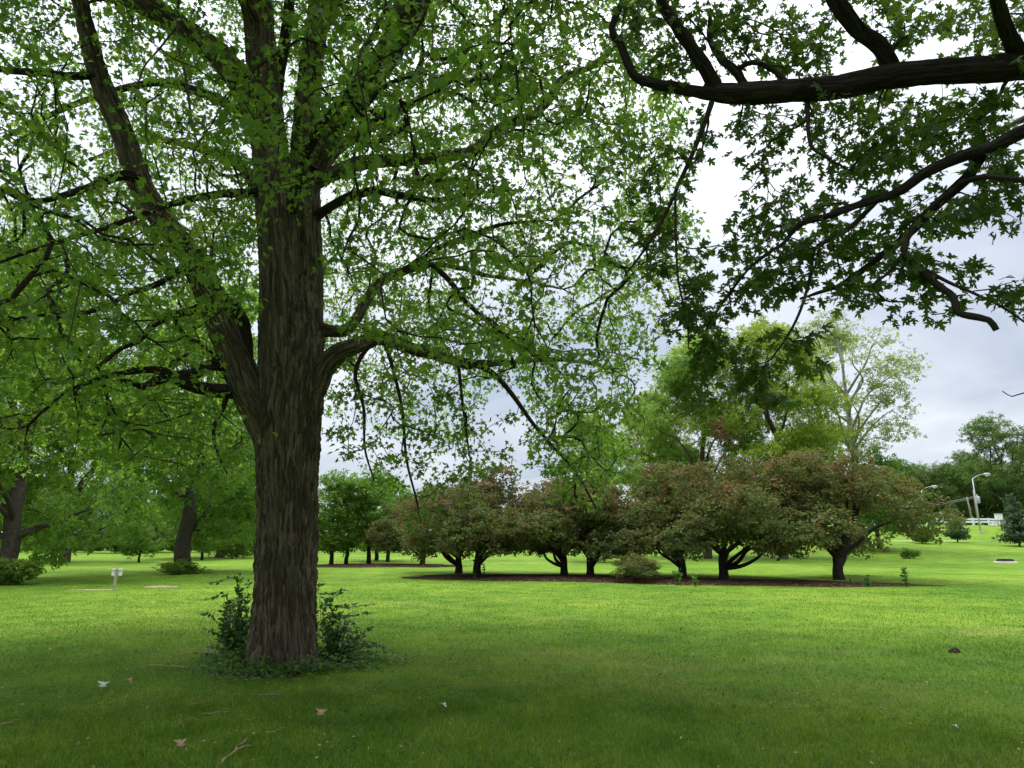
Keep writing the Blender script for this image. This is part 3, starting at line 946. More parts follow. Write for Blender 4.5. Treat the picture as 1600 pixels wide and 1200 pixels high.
link("twigs", tube_mesh("twigs", maple_twigs + maple_far_twigs, 4, M["twig"], TB), maple, kind="stuff")

def maple_leaves(twigs, per_m, spread, size, flat=0.42, t0=0.15, tip=3, min_n=5):
    pos, d = leaves_on(twigs, per_m, spread, t0=t0, tip=tip, min_n=min_n)
    n = len(pos)
    side = rng.normal(0, 1, (n, 3)); side[:, 2] *= 0.5
    drc = unit(d * 0.5 + unit(side) * 0.9 + np.array((0, 0, -0.42)))
    nrm = unit(np.array((0, 0, 1.0)) * flat + rng.normal(0, 0.42, (n, 3)))
    sz = size * rng.uniform(0.5, 1.35, n)
    return pos, drc, nrm, sz

def near_split(pos, drc, nrm, sz, k, dmin=0.0):
    """the k leaves that show largest, and the rest"""
    px, py, d = proj(pos)
    vis = (d > 0.6) & (px > 10) & (px < 1590) & (py > 10) & (py < 1190)
    score = np.where(vis, sz / np.maximum(d, 0.3), 0)
    order = np.argsort(-score)
    return order[:k], order[k:]

def out_of_frame(pos):
    px, py, d = proj(pos)
    m = F * 0.45 / np.maximum(d, 0.3)
    return (d < 0.3) | (px < -m) | (px > 1600 + m) | (py < -m) | (py > 1200 + m)

def leaf_parts(parent, origin, idx, pos, drc, nrm, sz, tmpl, mat, name="leaf"):
    tv, tf = tmpl
    me = mesh_from(name, tv, np.full(len(tf), 3), tf, {"rnd": np.full(len(tv), 0.3)}, mat)
    from mathutils import Matrix
    for i in idx:
        d = drc[i]; x = unit(np.cross(d, nrm[i])); nn = np.cross(x, d)
        o = bpy.data.objects.new(name, me)
        COL.objects.link(o)
        o.parent = parent
        s = sz[i]
        p = pos[i] - origin
        o.matrix_basis = Matrix(((x[0] * s, d[0] * s, nn[0] * s, p[0]), (x[1] * s, d[1] * s, nn[1] * s, p[1]), (x[2] * s, d[2] * s, nn[2] * s, p[2]), (0, 0, 0, 1)))

pos, drc, nrm, sz = maple_leaves(maple_twigs, 37, 0.09, 0.071, tip=6)
big, rest = near_split(pos, drc, nrm, sz, 300)
link("foliage", leaf_cloud("foliage", pos[rest], drc[rest], nrm[rest], sz[rest], T_MAPLE, M["maple_leaf"], rng.random(len(rest)), None, TB), maple, kind="stuff")
leaf_parts(maple, TB, big, pos, drc, nrm, sz, T_MAPLE, M["maple_leaf"])
pos, drc, nrm, sz = maple_leaves(maple_far_twigs, 11, 0.14, 0.27, tip=10)  # unseen rest of the crown, leaves oversized and massed to shade the lawn
ok = out_of_frame(pos); pos, drc, nrm, sz = pos[ok], drc[ok], nrm[ok], sz[ok]
link("shade_foliage", leaf_cloud("shade_foliage", pos, drc, nrm, sz, T_BROAD, M["maple_leaf"], rng.random(len(pos)), None, TB), maple, kind="stuff")
print("maple leaves", len(rest), len(pos))

# clump of dead brown leaves caught in the left limb
pp = np.array([P(rng.normal(208, 22), rng.normal(338, 26), TY - 1.0 + rng.normal(0, 0.2)) for _ in range(150)] +
              [P(rng.normal(105, 8), rng.normal(318, 7), TY - 1.3 + rng.normal(0, 0.1)) for _ in range(24)])
o = link("dead_leaves", leaf_cloud("dead_leaves", pp, rng.normal(0, 1, pp.shape) + (0, 0, -0.6), rng.normal(0, 1, pp.shape), rng.uniform(0.05, 0.09, len(pp)), T_OVAL, M["dead_leaf"], rng.random(len(pp)), None, TB), maple, kind="stuff")
o["label"] = "brown dead leaves caught on the left limb"
# two bare grey hanging shoots
for rows in ([(280, -30, 2.4, -3.0), (278, 60, 2.4, -3.0), (290, 120, 2.3, -3.0), (300, 190, 2.0, -3.05), (312, 235, 1.2, -3.1)],
             [(277, 40, 1.6, -3.0), (250, 75, 1.5, -3.0), (225, 105, 1.3, -3.0), (212, 145, 1.0, -3.0), (207, 175, 0.7, -3.0)]):
    p_, r_ = traced(rows)
    pp, rr = resample(p_, r_, 0.05)
    link("shoot", tube_mesh("shoot", [(pp, rr)], 6, M["grey_bark"], TB), maple)

# ------------------------------------------------------------------ the maple overhead at the right
OB = np.array((6.4, 3.0, 0.0)); OB[2] = float(terrain(OB[0], OB[1]))
over = empty("maple_tree", OB)
tag(over, "overhanging maple whose dark limbs and star-shaped leaves enter at upper right", "tree")

def otr(rows, d0, d1):
    pts, rad = [], []
    n = len(rows)
    for i, (px, py, hw) in enumerate(rows):
        p, s = PT(px, py, d0 + (d1 - d0) * i / (n - 1))
        pts.append(p); rad.append(hw * s * 0.80)
    return np.array(pts), np.array(rad)

ot = np.array([OB + (0, 0, -0.15), OB + (-0.02, 0.03, 1.5), OB + (-0.1, 0.1, 3.0), OB + (-0.1, 0.15, 5.0), OB + (0.1, 0.1, 8.0), OB + (0.2, -0.2, 12.0)])
otr_r = np.array([0.52, 0.44, 0.42, 0.34, 0.24, 0.06])
link("trunk", bark_limb("trunk", ot, otr_r, 90, 0.06, 0.025, M["bark"], OB, plate=0.06, seed=9.0), over)
OL = []
a_, b_ = otr([(1700, 92, 29), (1600, 104, 27), (1520, 110, 25), (1450, 113, 24), (1380, 122, 23.5), (1310, 135, 23), (1250, 142, 22), (1180, 148, 22), (1130, 146, 19), (1100, 140, 13)], 4.2, 4.8)
a_ = np.vstack((OB + (-0.15, 0.2, 3.6), OB + (-0.9, 0.5, 4.3), a_)); b_ = np.concatenate(([0.2, 0.16], b_))
OL.append((a_, b_))
for rows, d0, d1 in (
    ([(1125, 150, 15), (1105, 112, 14), (1085, 80, 13), (1060, 45, 11.5), (1038, 8, 11), (1015, -45, 9), (980, -110, 5)], 4.78, 4.3),
    ([(1125, 150, 13), (1060, 138, 11), (1020, 129, 10), (992, 120, 9), (984, 100, 8.5), (971, 70, 8), (958, 45, 7), (967, 10, 6), (980, -25, 5)], 4.8, 4.9),
    ([(1398, 122, 20), (1386, 92, 17), (1370, 70, 16), (1345, 45, 16), (1315, 10, 16), (1288, -30, 14), (1255, -90, 10), (1220, -160, 6)], 4.55, 4.0),
    ([(1170, 145, 8), (1150, 112, 9), (1125, 92, 8), (1112, 60, 6), (1110, 20, 4)], 4.75, 5.4),
    ([(1232, 130, 5), (1205, 108, 5), (1175, 97, 5), (1152, 108, 5)], 4.65, 4.9),
    ([(1112, 160, 6), (1100, 195, 5), (1080, 245, 4.5), (1060, 290, 4), (1040, 330, 3.4), (1010, 385, 2.6), (975, 432, 1.8)], 4.75, 5.0),
    ([(1263, 150, 5), (1262, 185, 4), (1268, 225, 3.5), (1292, 248, 2.6), (1322, 263, 1.8)], 4.65, 4.4),
    ([(1760, 130, 19), (1680, 172, 16), (1600, 208, 14), (1550, 229, 13), (1500, 245, 12), (1450, 270, 11), (1400, 295, 9.5), (1340, 320, 8), (1290, 340, 7), (1250, 352, 6), (1225, 378, 4.2), (1190, 402, 3.6), (1160, 432, 3), (1130, 470, 2.4), (1104, 512, 1.6)], 3.7, 4.6),
    ([(1535, 235, 12), (1520, 265, 11), (1500, 290, 11), (1462, 325, 10.5), (1430, 355, 10), (1390, 390, 8), (1350, 420, 6.4), (1310, 445, 5), (1250, 467, 3)], 3.95, 4.5),
    ([(1428, 355, 6), (1412, 388, 6), (1434, 416, 6.5), (1468, 444, 7), (1488, 464, 7), (1496, 486, 6.5), (1515, 493, 7), (1540, 500, 6.4), (1557, 516, 5.6)], 4.1, 3.9),
    ([(1440, 418, 4), (1480, 440, 3.6), (1520, 455, 3), (1560, 480, 2.6), (1605, 506, 2)], 4.05, 3.9),
    ([(1412, 396, 3.4), (1390, 425, 3), (1360, 446, 2.6), (1374, 464, 2.2), (1386, 472, 2), (1425, 471, 1.4)], 4.1, 4.2),
    ([(1372, 312, 5.5), (1330, 354, 4.8), (1300, 375, 4.2), (1276, 391, 3.6), (1265, 430, 3.2), (1250, 480, 2.8), (1230, 522, 2.4), (1204, 562, 1.6)], 4.25, 4.6),
    ([(1500, 287, 6), (1540, 276, 5.5), (1600, 281, 5), (1680, 290, 4)], 4.0, 3.4),
    ([(1055, 300, 3), (1056, 370, 2.6), (1058, 440, 2.2), (1072, 500, 1.8), (1076, 545, 1.2)], 4.8, 4.5),
    ([(1640, 620, 1.4), (1600, 614, 1.3), (1582, 620, 1.1), (1566, 611, 0.8)], 3.2, 3.4),
    ([(1600, 100, 16), (1570, 40, 14), (1550, -30, 11), (1540, -120, 7)], 4.3, 3.6),
):
    OL.append(otr(rows, d0, d1))
for i, (p_, r_) in enumerate(OL):
    p_ = p_.copy(); p_[2:-1] += rng.normal(0, 0.008, p_[2:-1].shape)
    if r_.max() > 0.035:
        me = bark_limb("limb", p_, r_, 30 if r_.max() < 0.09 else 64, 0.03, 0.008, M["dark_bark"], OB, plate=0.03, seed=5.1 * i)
    else:
        pp, rr = resample(p_, r_, 0.05)
        me = tube_mesh("limb", [(pp, rr)], 8, M["twig"], OB)
    lo = link("limb", me, over)
# limbs out of the picture that carry the rest of the crown
for az, el, ln, z0, r0 in ((0.4, 0.5, 6.5, 4.2, 0.16), (1.5, 0.35, 6.0, 5.2, 0.15), (2.6, 0.55, 5.5, 6.2, 0.14), (3.9, 0.3, 6.5, 4.6, 0.16), (4.9, 0.4, 6.0, 5.6, 0.15), (5.7, 0.6, 5.5, 6.6, 0.13), (3.2, 0.9, 5.0, 7.2, 0.12)):
    d = np.array((math.cos(az) * math.cos(el), math.sin(az) * math.cos(el), math.sin(el)))
    s0 = OB + (0, 0.1, z0)
    pts = np.array([s0, s0 + d * ln * 0.35 + (0, 0, 0.15), s0 + d * ln * 0.7 + (0, 0, 0.1), s0 + d * ln])
    rr_ = np.array((r0, r0 * 0.7, r0 * 0.45, r0 * 0.12))
    pp, rr = resample(pts, rr_, 0.2)
    link("limb", tube_mesh("limb", [(pp, rr)], 10, M["grey_bark"], OB), over)
    OL.append((pts, rr_))

ot_t = []
for px, py, sx, sy, k, y0, y1 in (
    (1010, 20, 45, 30, 26, 4.3, 5.8), (1060, 90, 45, 35, 22, 4.6, 5.8), (1130, 30, 50, 30, 30, 4.4, 5.8), (1220, 40, 50, 35, 32, 4.4, 5.8), (1200, 85, 45, 25, 18, 4.8, 5.8), (1290, 75, 40, 25, 14, 4.7, 5.6),
    (1340, 15, 40, 18, 9, 4.4, 5.4), (1450, 30, 55, 25, 22, 4.2, 5.4), (1540, 40, 50, 30, 26, 4.0, 5.2), (1590, 70, 30, 25, 10, 4.0, 5.0),
    (1150, 195, 40, 22, 7, 4.7, 5.4), (1230, 200, 45, 30, 18, 4.6, 5.6), (1300, 180, 45, 30, 22, 4.4, 5.6), (1380, 190, 50, 35, 30, 4.2, 5.4), (1460, 190, 50, 35, 32, 4.1, 5.2), (1540, 185, 45, 30, 26, 3.9, 5.0),
    (1330, 250, 45, 30, 22, 4.2, 5.3), (1420, 240, 45, 28, 22, 4.1, 5.2), (1560, 270, 40, 35, 22, 3.8, 4.8), (1500, 330, 45, 25, 20, 3.9, 4.8), (1570, 340, 30, 22, 9, 3.7, 4.6), (1400, 310, 40, 28, 16, 4.1, 5.0),
    (1270, 330, 50, 35, 22, 4.3, 5.2), (1200, 320, 40, 28, 14, 4.5, 5.2), (1240, 410, 45, 35, 22, 4.3, 5.0), (1160, 390, 40, 35, 20, 4.5, 5.2), (1190, 450, 45, 25, 20, 4.4, 5.0), (1330, 380, 45, 28, 20, 4.2, 4.9),
    (1400, 400, 40, 25, 16, 4.1, 4.8), (1340, 455, 35, 16, 12, 4.2, 4.7), (1450, 470, 35, 18, 10, 4.0, 4.4), (1440, 395, 25, 20, 8, 4.0, 4.5), (1500, 420, 18, 12, 3, 3.9, 4.3), (1590, 470, 14, 40, 6, 3.7, 4.2),
    (1050, 310, 30, 40, 16, 4.7, 5.4), (1030, 400, 35, 35, 18, 4.7, 5.4), (1080, 440, 30, 35, 15, 4.6, 5.2), (1060, 490, 30, 20, 12, 4.5, 5.0), (1110, 490, 30, 20, 12, 4.4, 4.9),
    (1150, 545, 44, 22, 13, 4.4, 4.9), (1200, 580, 38, 22, 13, 4.4, 4.9), (1240, 530, 30, 30, 10, 4.4, 4.8), (1190, 620, 20, 14, 8, 4.4, 4.8), (1110, 555, 25, 16, 8, 4.4, 4.8), (1085, 610, 14, 14, 4, 4.4, 4.8),
    (990, 250, 25, 60, 10, 4.9, 5.5), (1085, 215, 25, 25, 10, 4.7, 5.4), (1180, 250, 30, 25, 8, 4.6, 5.3), (1400, 60, 30, 25, 10, 4.4, 5.4), (1590, 440, 14, 14, 3, 3.7, 4.0), (1570, 612, 5, 4, 1, 3.4, 3.4)):
    for _ in range(max(1, int(round(k * 0.9)))):
        ot_t.append(P(px + rng.normal(0, sx * 0.75), py + rng.normal(0, sy * 0.75), rng.uniform(y0, y1)))
ot_t = np.array(ot_t)
over_twigs = grow(OL[:18], ot_t, 0.0026, lift=0.08, sag=0.05, step=0.1, wob=0.05)
oo = []
while len(oo) < 480:
    z = rng.uniform(4.0, 13.0); a = rng.uniform(0, 2 * math.pi)
    rm = np.interp(z, [4, 6, 9, 13], [6.5, 7.2, 6.0, 1.5])
    r_ = rm * math.sqrt(rng.uniform(0.02, 1))
    q = np.array((OB[0] + r_ * math.cos(a), OB[1] + r_ * math.sin(a), z))
    px, py, d = proj(q[None])
    if d[0] > 0.2 and -150 < px[0] < 1720 and py[0] > -70:
        continue
    oo.append(q)
over_far = grow([(ot, otr_r)] + OL[18:] + OL[:1], np.array(oo), 0.005, step=0.35)
link("twigs", tube_mesh("twigs", over_twigs + over_far, 4, M["twig"], OB), over, kind="stuff")
pos, drc, nrm, sz = maple_leaves(over_twigs, 13, 0.04, 0.066, flat=0.6, t0=0.2, tip=4, min_n=6)
px, py, d = proj(pos)
ok = (d > 2.6)
pos, drc, nrm, sz = pos[ok], drc[ok], nrm[ok], sz[ok]
big, rest = near_split(pos, drc, nrm, sz, 300)
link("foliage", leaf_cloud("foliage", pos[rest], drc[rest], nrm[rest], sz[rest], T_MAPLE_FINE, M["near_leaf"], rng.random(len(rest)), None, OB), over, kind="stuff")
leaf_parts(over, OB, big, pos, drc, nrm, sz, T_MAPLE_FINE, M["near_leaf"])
pos, drc, nrm, sz = maple_leaves(over_far, 11, 0.14, 0.28, tip=10)  # leaves beyond the view, enlarged; their amount sets the foreground shade
ok = out_of_frame(pos); pos, drc, nrm, sz = pos[ok], drc[ok], nrm[ok], sz[ok]
link("shade_foliage", leaf_cloud("shade_foliage", pos, drc, nrm, sz, T_BROAD, M["near_leaf"], rng.random(len(pos)), None, OB), over, kind="stuff")
print("over leaves", len(rest), len(pos))

# ------------------------------------------------------------------ other trees
def tree_variant(name, seed, height, trunk_h, trunk_r, limbs, crown, leaf, lmat, bmat, n_targets, per_m, size, tip=6, tmpl=T_DIAMOND, lean=0.0,
                 rtip=0.006, tinted=0.0, spread=0.10, blobs=None, limb_up=0.6, out_bias=0.6, rise=0.6, limb_r=0.5, taper=0.85):
    """a tree standing at the origin -> (trunk mesh, branches mesh, crown mesh)
    crown: list of blobs (x, y, z, rx, ry, rz)"""
    r = np.random.default_rng(seed)
    tw = r.normal(0, 0.03 * trunk_h, (4, 2)); tw[0] = 0
    hz = np.array((-0.15, 0.3, 0.7, 1.0)) * trunk_h; hz[0] = -0.15
    tp_ = np.column_stack((tw[:, 0] + lean * hz, tw[:, 1], hz))
    rad = trunk_r * np.array((1.22, 1.0, 0.5 + 0.5 * taper, taper))
    base = [(tp_, rad)]
    top = tp_[-1]
    cc = np.array(crown)
    cen = cc[:, :3]
    # limbs run from the trunk's head into the crown's clumps
    pick = r.permutation(len(cc))[:limbs]
    for j in pick:
        tgt = cen[j] + r.normal(0, 0.15, 3)
        zs = np.clip(tgt[2] - rise * np.hypot(tgt[0], tgt[1]) - 0.05 * trunk_h, 0.42 * trunk_h, trunk_h * 0.99)
        s0 = np.array([np.interp(zs, tp_[:, 2], tp_[:, k]) for k in range(3)])
        L = np.linalg.norm(tgt - s0)
        ctrl = s0 + (tgt - s0) * 0.45 + np.array((0, 0, (limb_up - 0.5) * L * 0.5)) + r.normal(0, 0.05 * L, 3)
        base.append((np.array([s0, (s0 + ctrl) / 2 + r.normal(0, 0.02 * L, 3), ctrl, (ctrl + tgt) / 2 + r.normal(0, 0.03 * L, 3), tgt]), limb_r * trunk_r * np.array((1.1, 0.85, 0.65, 0.42, 0.16))))
    vol = cc[:, 3] * cc[:, 4] * cc[:, 5]
    w = vol ** 0.7; w /= w.sum()
    bi = r.choice(len(cc), n_targets, p=w)
    u = unit(r.normal(0, 1, (n_targets, 3))) * (r.uniform(0.12, 1, n_targets) ** 0.36)[:, None]
    u[r.random(n_targets) < 0.07] *= 1.32            # stray shoots beyond the clumps
    tg = cen[bi] + u * cc[bi, 3:6]
    tg[:, 2] = np.maximum(tg[:, 2], 0.25)
    tws = grow(base[1:] if len(base) > 1 else base, tg, rtip, lift=0.1, sag=0.05, step=0.3, wob=0.05, r=r)
    pos, d = leaves_on(tws, per_m, spread, r=r, t0=0.25, tip=tip, min_n=3)
    n = len(pos)
    # the clump whose surface each leaf belongs to
    dd = ((pos[:, None, :] - cen[None]) / cc[None, :, 3:6])
    near = np.argmin((dd ** 2).sum(2), 1)
    outw = unit(dd[np.arange(n), near])
    nrm = unit(outw * out_bias + np.array((0, 0, 0.45)) + r.normal(0, 0.5, (n, 3)))
    drc = unit(d * 0.4 + outw * 0.3 + r.normal(0, 0.7, (n, 3)) + np.array((0, 0, -0.25)))
    sz = size * r.uniform(0.6, 1.35, n)
    tint = None
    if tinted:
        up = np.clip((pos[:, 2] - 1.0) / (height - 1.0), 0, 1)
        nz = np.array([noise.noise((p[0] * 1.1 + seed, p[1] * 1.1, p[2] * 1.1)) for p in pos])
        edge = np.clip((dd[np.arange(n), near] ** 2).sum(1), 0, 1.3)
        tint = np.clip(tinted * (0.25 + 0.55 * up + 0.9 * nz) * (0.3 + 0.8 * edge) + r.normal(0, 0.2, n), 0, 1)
    rn = np.clip(0.5 + 0.45 * np.array([noise.noise((p[0] * 0.7 + seed, p[1] * 0.7, p[2] * 0.7)) for p in pos]) + r.normal(0, 0.22, n), 0, 1)
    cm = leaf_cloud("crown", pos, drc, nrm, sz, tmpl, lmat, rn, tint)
    tm = tube_mesh("trunk", [resample(tp_, rad, 0.15)], 14, bmat)
    br = [resample(p, q_, 0.2) for p, q_ in base[1:]]
    v1, f1 = tubes(br, 8); v2, f2 = tubes(tws, 3)
    bm = mesh_from("branches", np.vstack((v1, v2)), np.full(len(f1) + len(f2), 4), np.vstack((f1, f2 + len(v1))) if False else np.concatenate((f1.ravel(), (f2).ravel() + len(v1))), None, bmat, smooth=True) if f2.shape[1] == 4 else None
    return tm, bm, cm

def put_tree(var, name, loc, rz, sc, label, cat="tree", group=None):
    e = empty(name, loc, rz, sc)
    tag(e, label, cat, group)
    tm, bm, cm = var
    link("trunk", tm, e)
    link("branches", bm, e, kind="stuff")
    link("crown", cm, e, kind="stuff")
    return e

def dome(seed, n, R, zc, H, zmin, size, flat=0.75):
    """clumps spread over a dome-shaped crown"""
    r = np.random.default_rng(seed)
    out = []
    while len(out) < n:
        a = r.uniform(0, 2 * math.pi); rr = R * math.sqrt(r.random())
        zt = zmin + (H - zmin) * math.sqrt(max(0, 1 - (rr / (R * 1.08)) ** 2))
        z = zmin + (zt - zmin) * r.uniform(0.15, 0.92) + 0.0
        s = size * r.uniform(0.7, 1.25)
        out.append((rr * math.cos(a), rr * math.sin(a), z, s, s, s * flat))
    return out

def tall(seed, n, R, z0, H, size, flat=0.8, power=0.7):
    """clumps up an egg-shaped crown"""
    r = np.random.default_rng(seed)
    out = []
    for i in range(n):
        t = (i + r.random()) / n
        z = z0 + (H - z0) * t
        w = R * (math.sin(math.pi * min(0.97, 0.12 + 0.85 * t)) ** power)
        a = r.uniform(0, 2 * math.pi); rr = w * math.sqrt(r.uniform(0.1, 1))
        s = size * r.uniform(0.65, 1.3)
        out.append((rr * math.cos(a), rr * math.sin(a), z, s, s, s * flat))
    return out

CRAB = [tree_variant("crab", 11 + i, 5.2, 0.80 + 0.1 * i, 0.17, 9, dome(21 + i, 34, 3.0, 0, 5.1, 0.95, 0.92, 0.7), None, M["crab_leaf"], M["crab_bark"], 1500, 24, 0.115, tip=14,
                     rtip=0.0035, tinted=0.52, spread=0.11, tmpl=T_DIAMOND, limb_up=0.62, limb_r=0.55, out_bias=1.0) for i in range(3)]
GREEN = [tree_variant("green", 31 + i, 6, 1.0, 0.14, 6, tall(41 + i, 17, 2.1, 1.5, 5.6, 1.05), None, M["green_leaf"], M["crab_bark"], 520, 16, 0.16, tip=12, rtip=0.007, spread=0.12) for i in range(2)]
BROAD = [tree_variant("broad", 51 + i, 15, 4.4 - i, 0.34, 14, tall(61 + i, 34, 5.8, 1.6, 14.5, 2.2, 0.7, 0.5), None, M["dark_leaf"], M["grey_bark"], 1100, 8, 0.36, tip=10, rtip=0.011, spread=0.24, tmpl=T_SPRIG) for i in range(2)]
BROADG = [tree_variant("broadg", 55 + i, 15, 4.2, 0.36, 14, tall(66 + i, 32, 5.6, 2.6 - i, 14.5, 2.1, 0.7, 0.5), None, M["green_leaf"], M["grey_bark"], 1050, 8, 0.36, tip=10, rtip=0.011, spread=0.24, tmpl=T_SPRIG, lean=0.05, limb_r=0.36) for i in range(2)]
LIME = [tree_variant("lime", 71 + i, 20, 12.0, 0.30, 16, tall(81 + i, 38, 5.0, 4.5, 19.5, 1.9, 0.75, 0.45), None, M["fresh_leaf" if i == 0 else "lime_leaf"], M["grey_bark"], 1250, 8, 0.37, tip=12, rtip=0.010, spread=0.28, tmpl=T_SPRIG, limb_up=0.7, rise=0.9, limb_r=0.42, taper=0.45) for i in range(2)]
AIRY = tree_variant("airy", 91, 22, 17.0, 0.26, 18, tall(95, 24, 5.4, 8.5, 21.5, 1.6, 0.6, 0.6), None, M["airy_leaf"], M["pale_bark"], 680, 5.2, 0.31, tip=7, rtip=0.010, spread=0.3, tmpl=T_SPRIG, limb_up=0.75, rise=0.9, limb_r=0.42, taper=0.3)
CONE = tree_variant("cone", 101, 5, 0.7, 0.10, 6, [(0.2 * math.cos(i * 2.4) * (1 + 2.0 * (1 - i / 11)), 0.2 * math.sin(i * 2.4) * (1 + 2.0 * (1 - i / 11)), 0.9 + i * 0.36, 1.25 * (1 - i / 13.5), 1.25 * (1 - i / 13.5), 0.5) for i in range(12)],
                    None, M["conifer_leaf"], M["grey_bark"], 520, 12, 0.2, tip=8, rtip=0.006, spread=0.1)
BUSH = tree_variant("bush", 111, 3, 0.3, 0.06, 5, dome(115, 12, 1.5, 0, 2.4, 0.3, 0.75), None, M["green_leaf"], M["grey_bark"], 300, 14, 0.18, tip=10, rtip=0.006, spread=0.12)

# crabapples of the front bed, left to right
for k, (px, py, v, rz, s, lab) in enumerate((
    (716, 896, 0, 0.3, 0.92, "small crabapple, left trunk of the leftmost pair in the front mulch bed"),
    (746, 899, 1, 2.1, 0.98, "bronze green crabapple with vase-shaped fork, right trunk of the leftmost pair"),
    (882, 900, 2, 4.0, 0.90, "crabapple with low drooping left side, left trunk of the middle pair"),
    (922, 901, 0, 1.2, 0.90, "dark crabapple with spreading fork, right trunk of the middle pair"),
    (1066, 903, 1, 5.2, 0.98, "crabapple between the two leafy weeds and the low arching shrub"),
    (1131, 906, 2, 0.9, 1.02, "crabapple with wide Y-shaped fork, second from right in the front bed"),
    (1312, 906, 0, 3.4, 1.06, "largest reddish crabapple standing alone at the right end of the mulch bed"))):
    g = ground(px, py)
    put_tree(CRAB[v], "crabapple_tree", g + (0, 0, 0.04), rz, (s * (1.13, 1.05, 1.18, 1.1, 1.08, 1.1, 1.24)[k], s * (1.0, 1.1, 1.0, 1.08, 1.0, 1.1, 1.1)[k], s * (0.94, 1.0, 0.98, 1.0, 0.98, 0.97, 1.0)[k]), lab, "tree", "crabapples in the front mulch bed")
g = ground(660, 883)
put_tree(CRAB[1], "crabapple_tree", g + (0, 0, 0.04), 1.0, 0.95, "reddish crabapple at the right end of the farther mulch bed")
for k, (px, py, v, rz, s, lab) in enumerate((
    (517, 883, 0, 0.4, 0.97, "fresh green small tree nearest the big trunk in the farther bed"),
    (541, 882, 1, 1.9, 0.93, "fresh green small tree, second from the big trunk in the farther bed"),
    (576, 881, 0, 3.0, 1.05, "taller green small tree in the middle of the farther bed"),
    (588, 876, 1, 4.4, 1.08, "green small tree rearmost in the farther bed"),
    (606, 878, 0, 5.5, 1.0, "green small tree just left of the reddish crabapple in the farther bed"))):
    put_tree(GREEN[v], "small_tree", ground(px, py) + (0, 0, 0.04), rz, s, lab, "tree", "green trees in the farther bed")

def at_depth(px, Y):
    x = (px - CX) / F * (Y * CT - 1.0 * ST * 0)      # depth along the lens is close to Y cos for ground points
    return np.array((x, Y, float(terrain(x, Y))))

# tall pale trees behind the crabapples
tl = put_tree(LIME[0], "tall_tree", at_depth(1105, 58), 0.5, 0.97, "tall light green tree with dead red twigs behind the crabapples", "tree")
put_tree(LIME[1], "tall_tree", at_depth(1222, 54), 2.2, 0.98, "tall yellow green tree between the light green tree and the pale-trunked airy one", "tree")
tb_ = at_depth(1105, 58)
c_ = P(1128, 676, 52.5)
k = 130
off_ = rng.normal(0, 1, (k, 3)) * (0.5, 0.4, 0.75); off_[:, 0] -= off_[:, 2] * 0.3
dq = link("dead_spray", leaf_cloud("dead_spray", c_ + off_, rng.normal(0, 0.6, (k, 3)) + (0, 0, -0.8), rng.normal(0, 1, (k, 3)) + (0, -1, 0), rng.uniform(0.2, 0.45, k), T_SPRIG, M["dead_leaf"], rng.random(k), None, tb_), tl, kind="stuff")
dq.matrix_parent_inverse = tl.matrix_basis.inverted() @ __import__("mathutils").Matrix.Translation(tl.location)
dq["label"] = "dead rusty red spray on the tall light green tree"
put_tree(AIRY, "tall_tree", at_depth(1345, 62), 1.0, (1.2, 1.2, 1.02), "tallest airy tree with pale bare-looking trunk behind the right crabapple", "tree")
put_tree(LIME[0], "tall_tree", at_depth(930, 52), 3.3, (0.62, 0.62, 0.55), "shorter yellow green tree behind the middle crabapples", "tree")
put_tree(LIME[1], "tall_tree", at_depth(1040, 66), 4.9, 0.78, "light green tree left of the tall light green tree", "tree")
put_tree(GREEN[0], "small_tree", at_depth(1372, 60), 0.7, 1.4, "bright green small tree showing behind the right crabapple", "tree")

# left background
put_tree(BROADG[1], "broad_tree", ground(-4, 910), 0.8, (0.85, 0.85, 0.9), "dark leafy tree at the left edge with branches drooping to the lawn", "tree")
put_tree(BROADG[0], "broad_tree", ground(287, 895), 2.4, 1.0, "broad green tree with leafy shoots round its leaning trunk", "tree")
for k, (px, Y, v, rz, s, lab) in enumerate((
    (105, 50, BROADG[1], 1.7, 0.95, "dark broad tree beyond the small sign, its boughs near the ground"),
    (345, 62, BROADG[1], 0.6, 1.0, "broad green tree behind and right of the leaning trunk"),
    (400, 78, BROAD[1], 4.0, 0.95, "dark broad tree just behind the big trunk's left edge"),
    (240, 88, BROADG[0], 5.0, 1.1, "far broad green tree seen left of the leaning trunk"))):
    put_tree(v, "broad_tree", at_depth(px, Y), rz, s, lab, "tree", "broad trees at the left background")
put_tree(GREEN[1], "small_tree", at_depth(221, 50), 0.3, (0.62, 0.62, 0.5), "low yellow green sapling left of the leaning trunk", "tree")
put_tree(GREEN[0], "small_tree", at_depth(318, 56), 1.3, 0.8, "small dark trunked tree right of the leaning trunk", "tree")
put_tree(BUSH, "bush", at_depth(365, 60), 0.3, 0.9, "rounded grey green bush left of the big trunk", "bush")

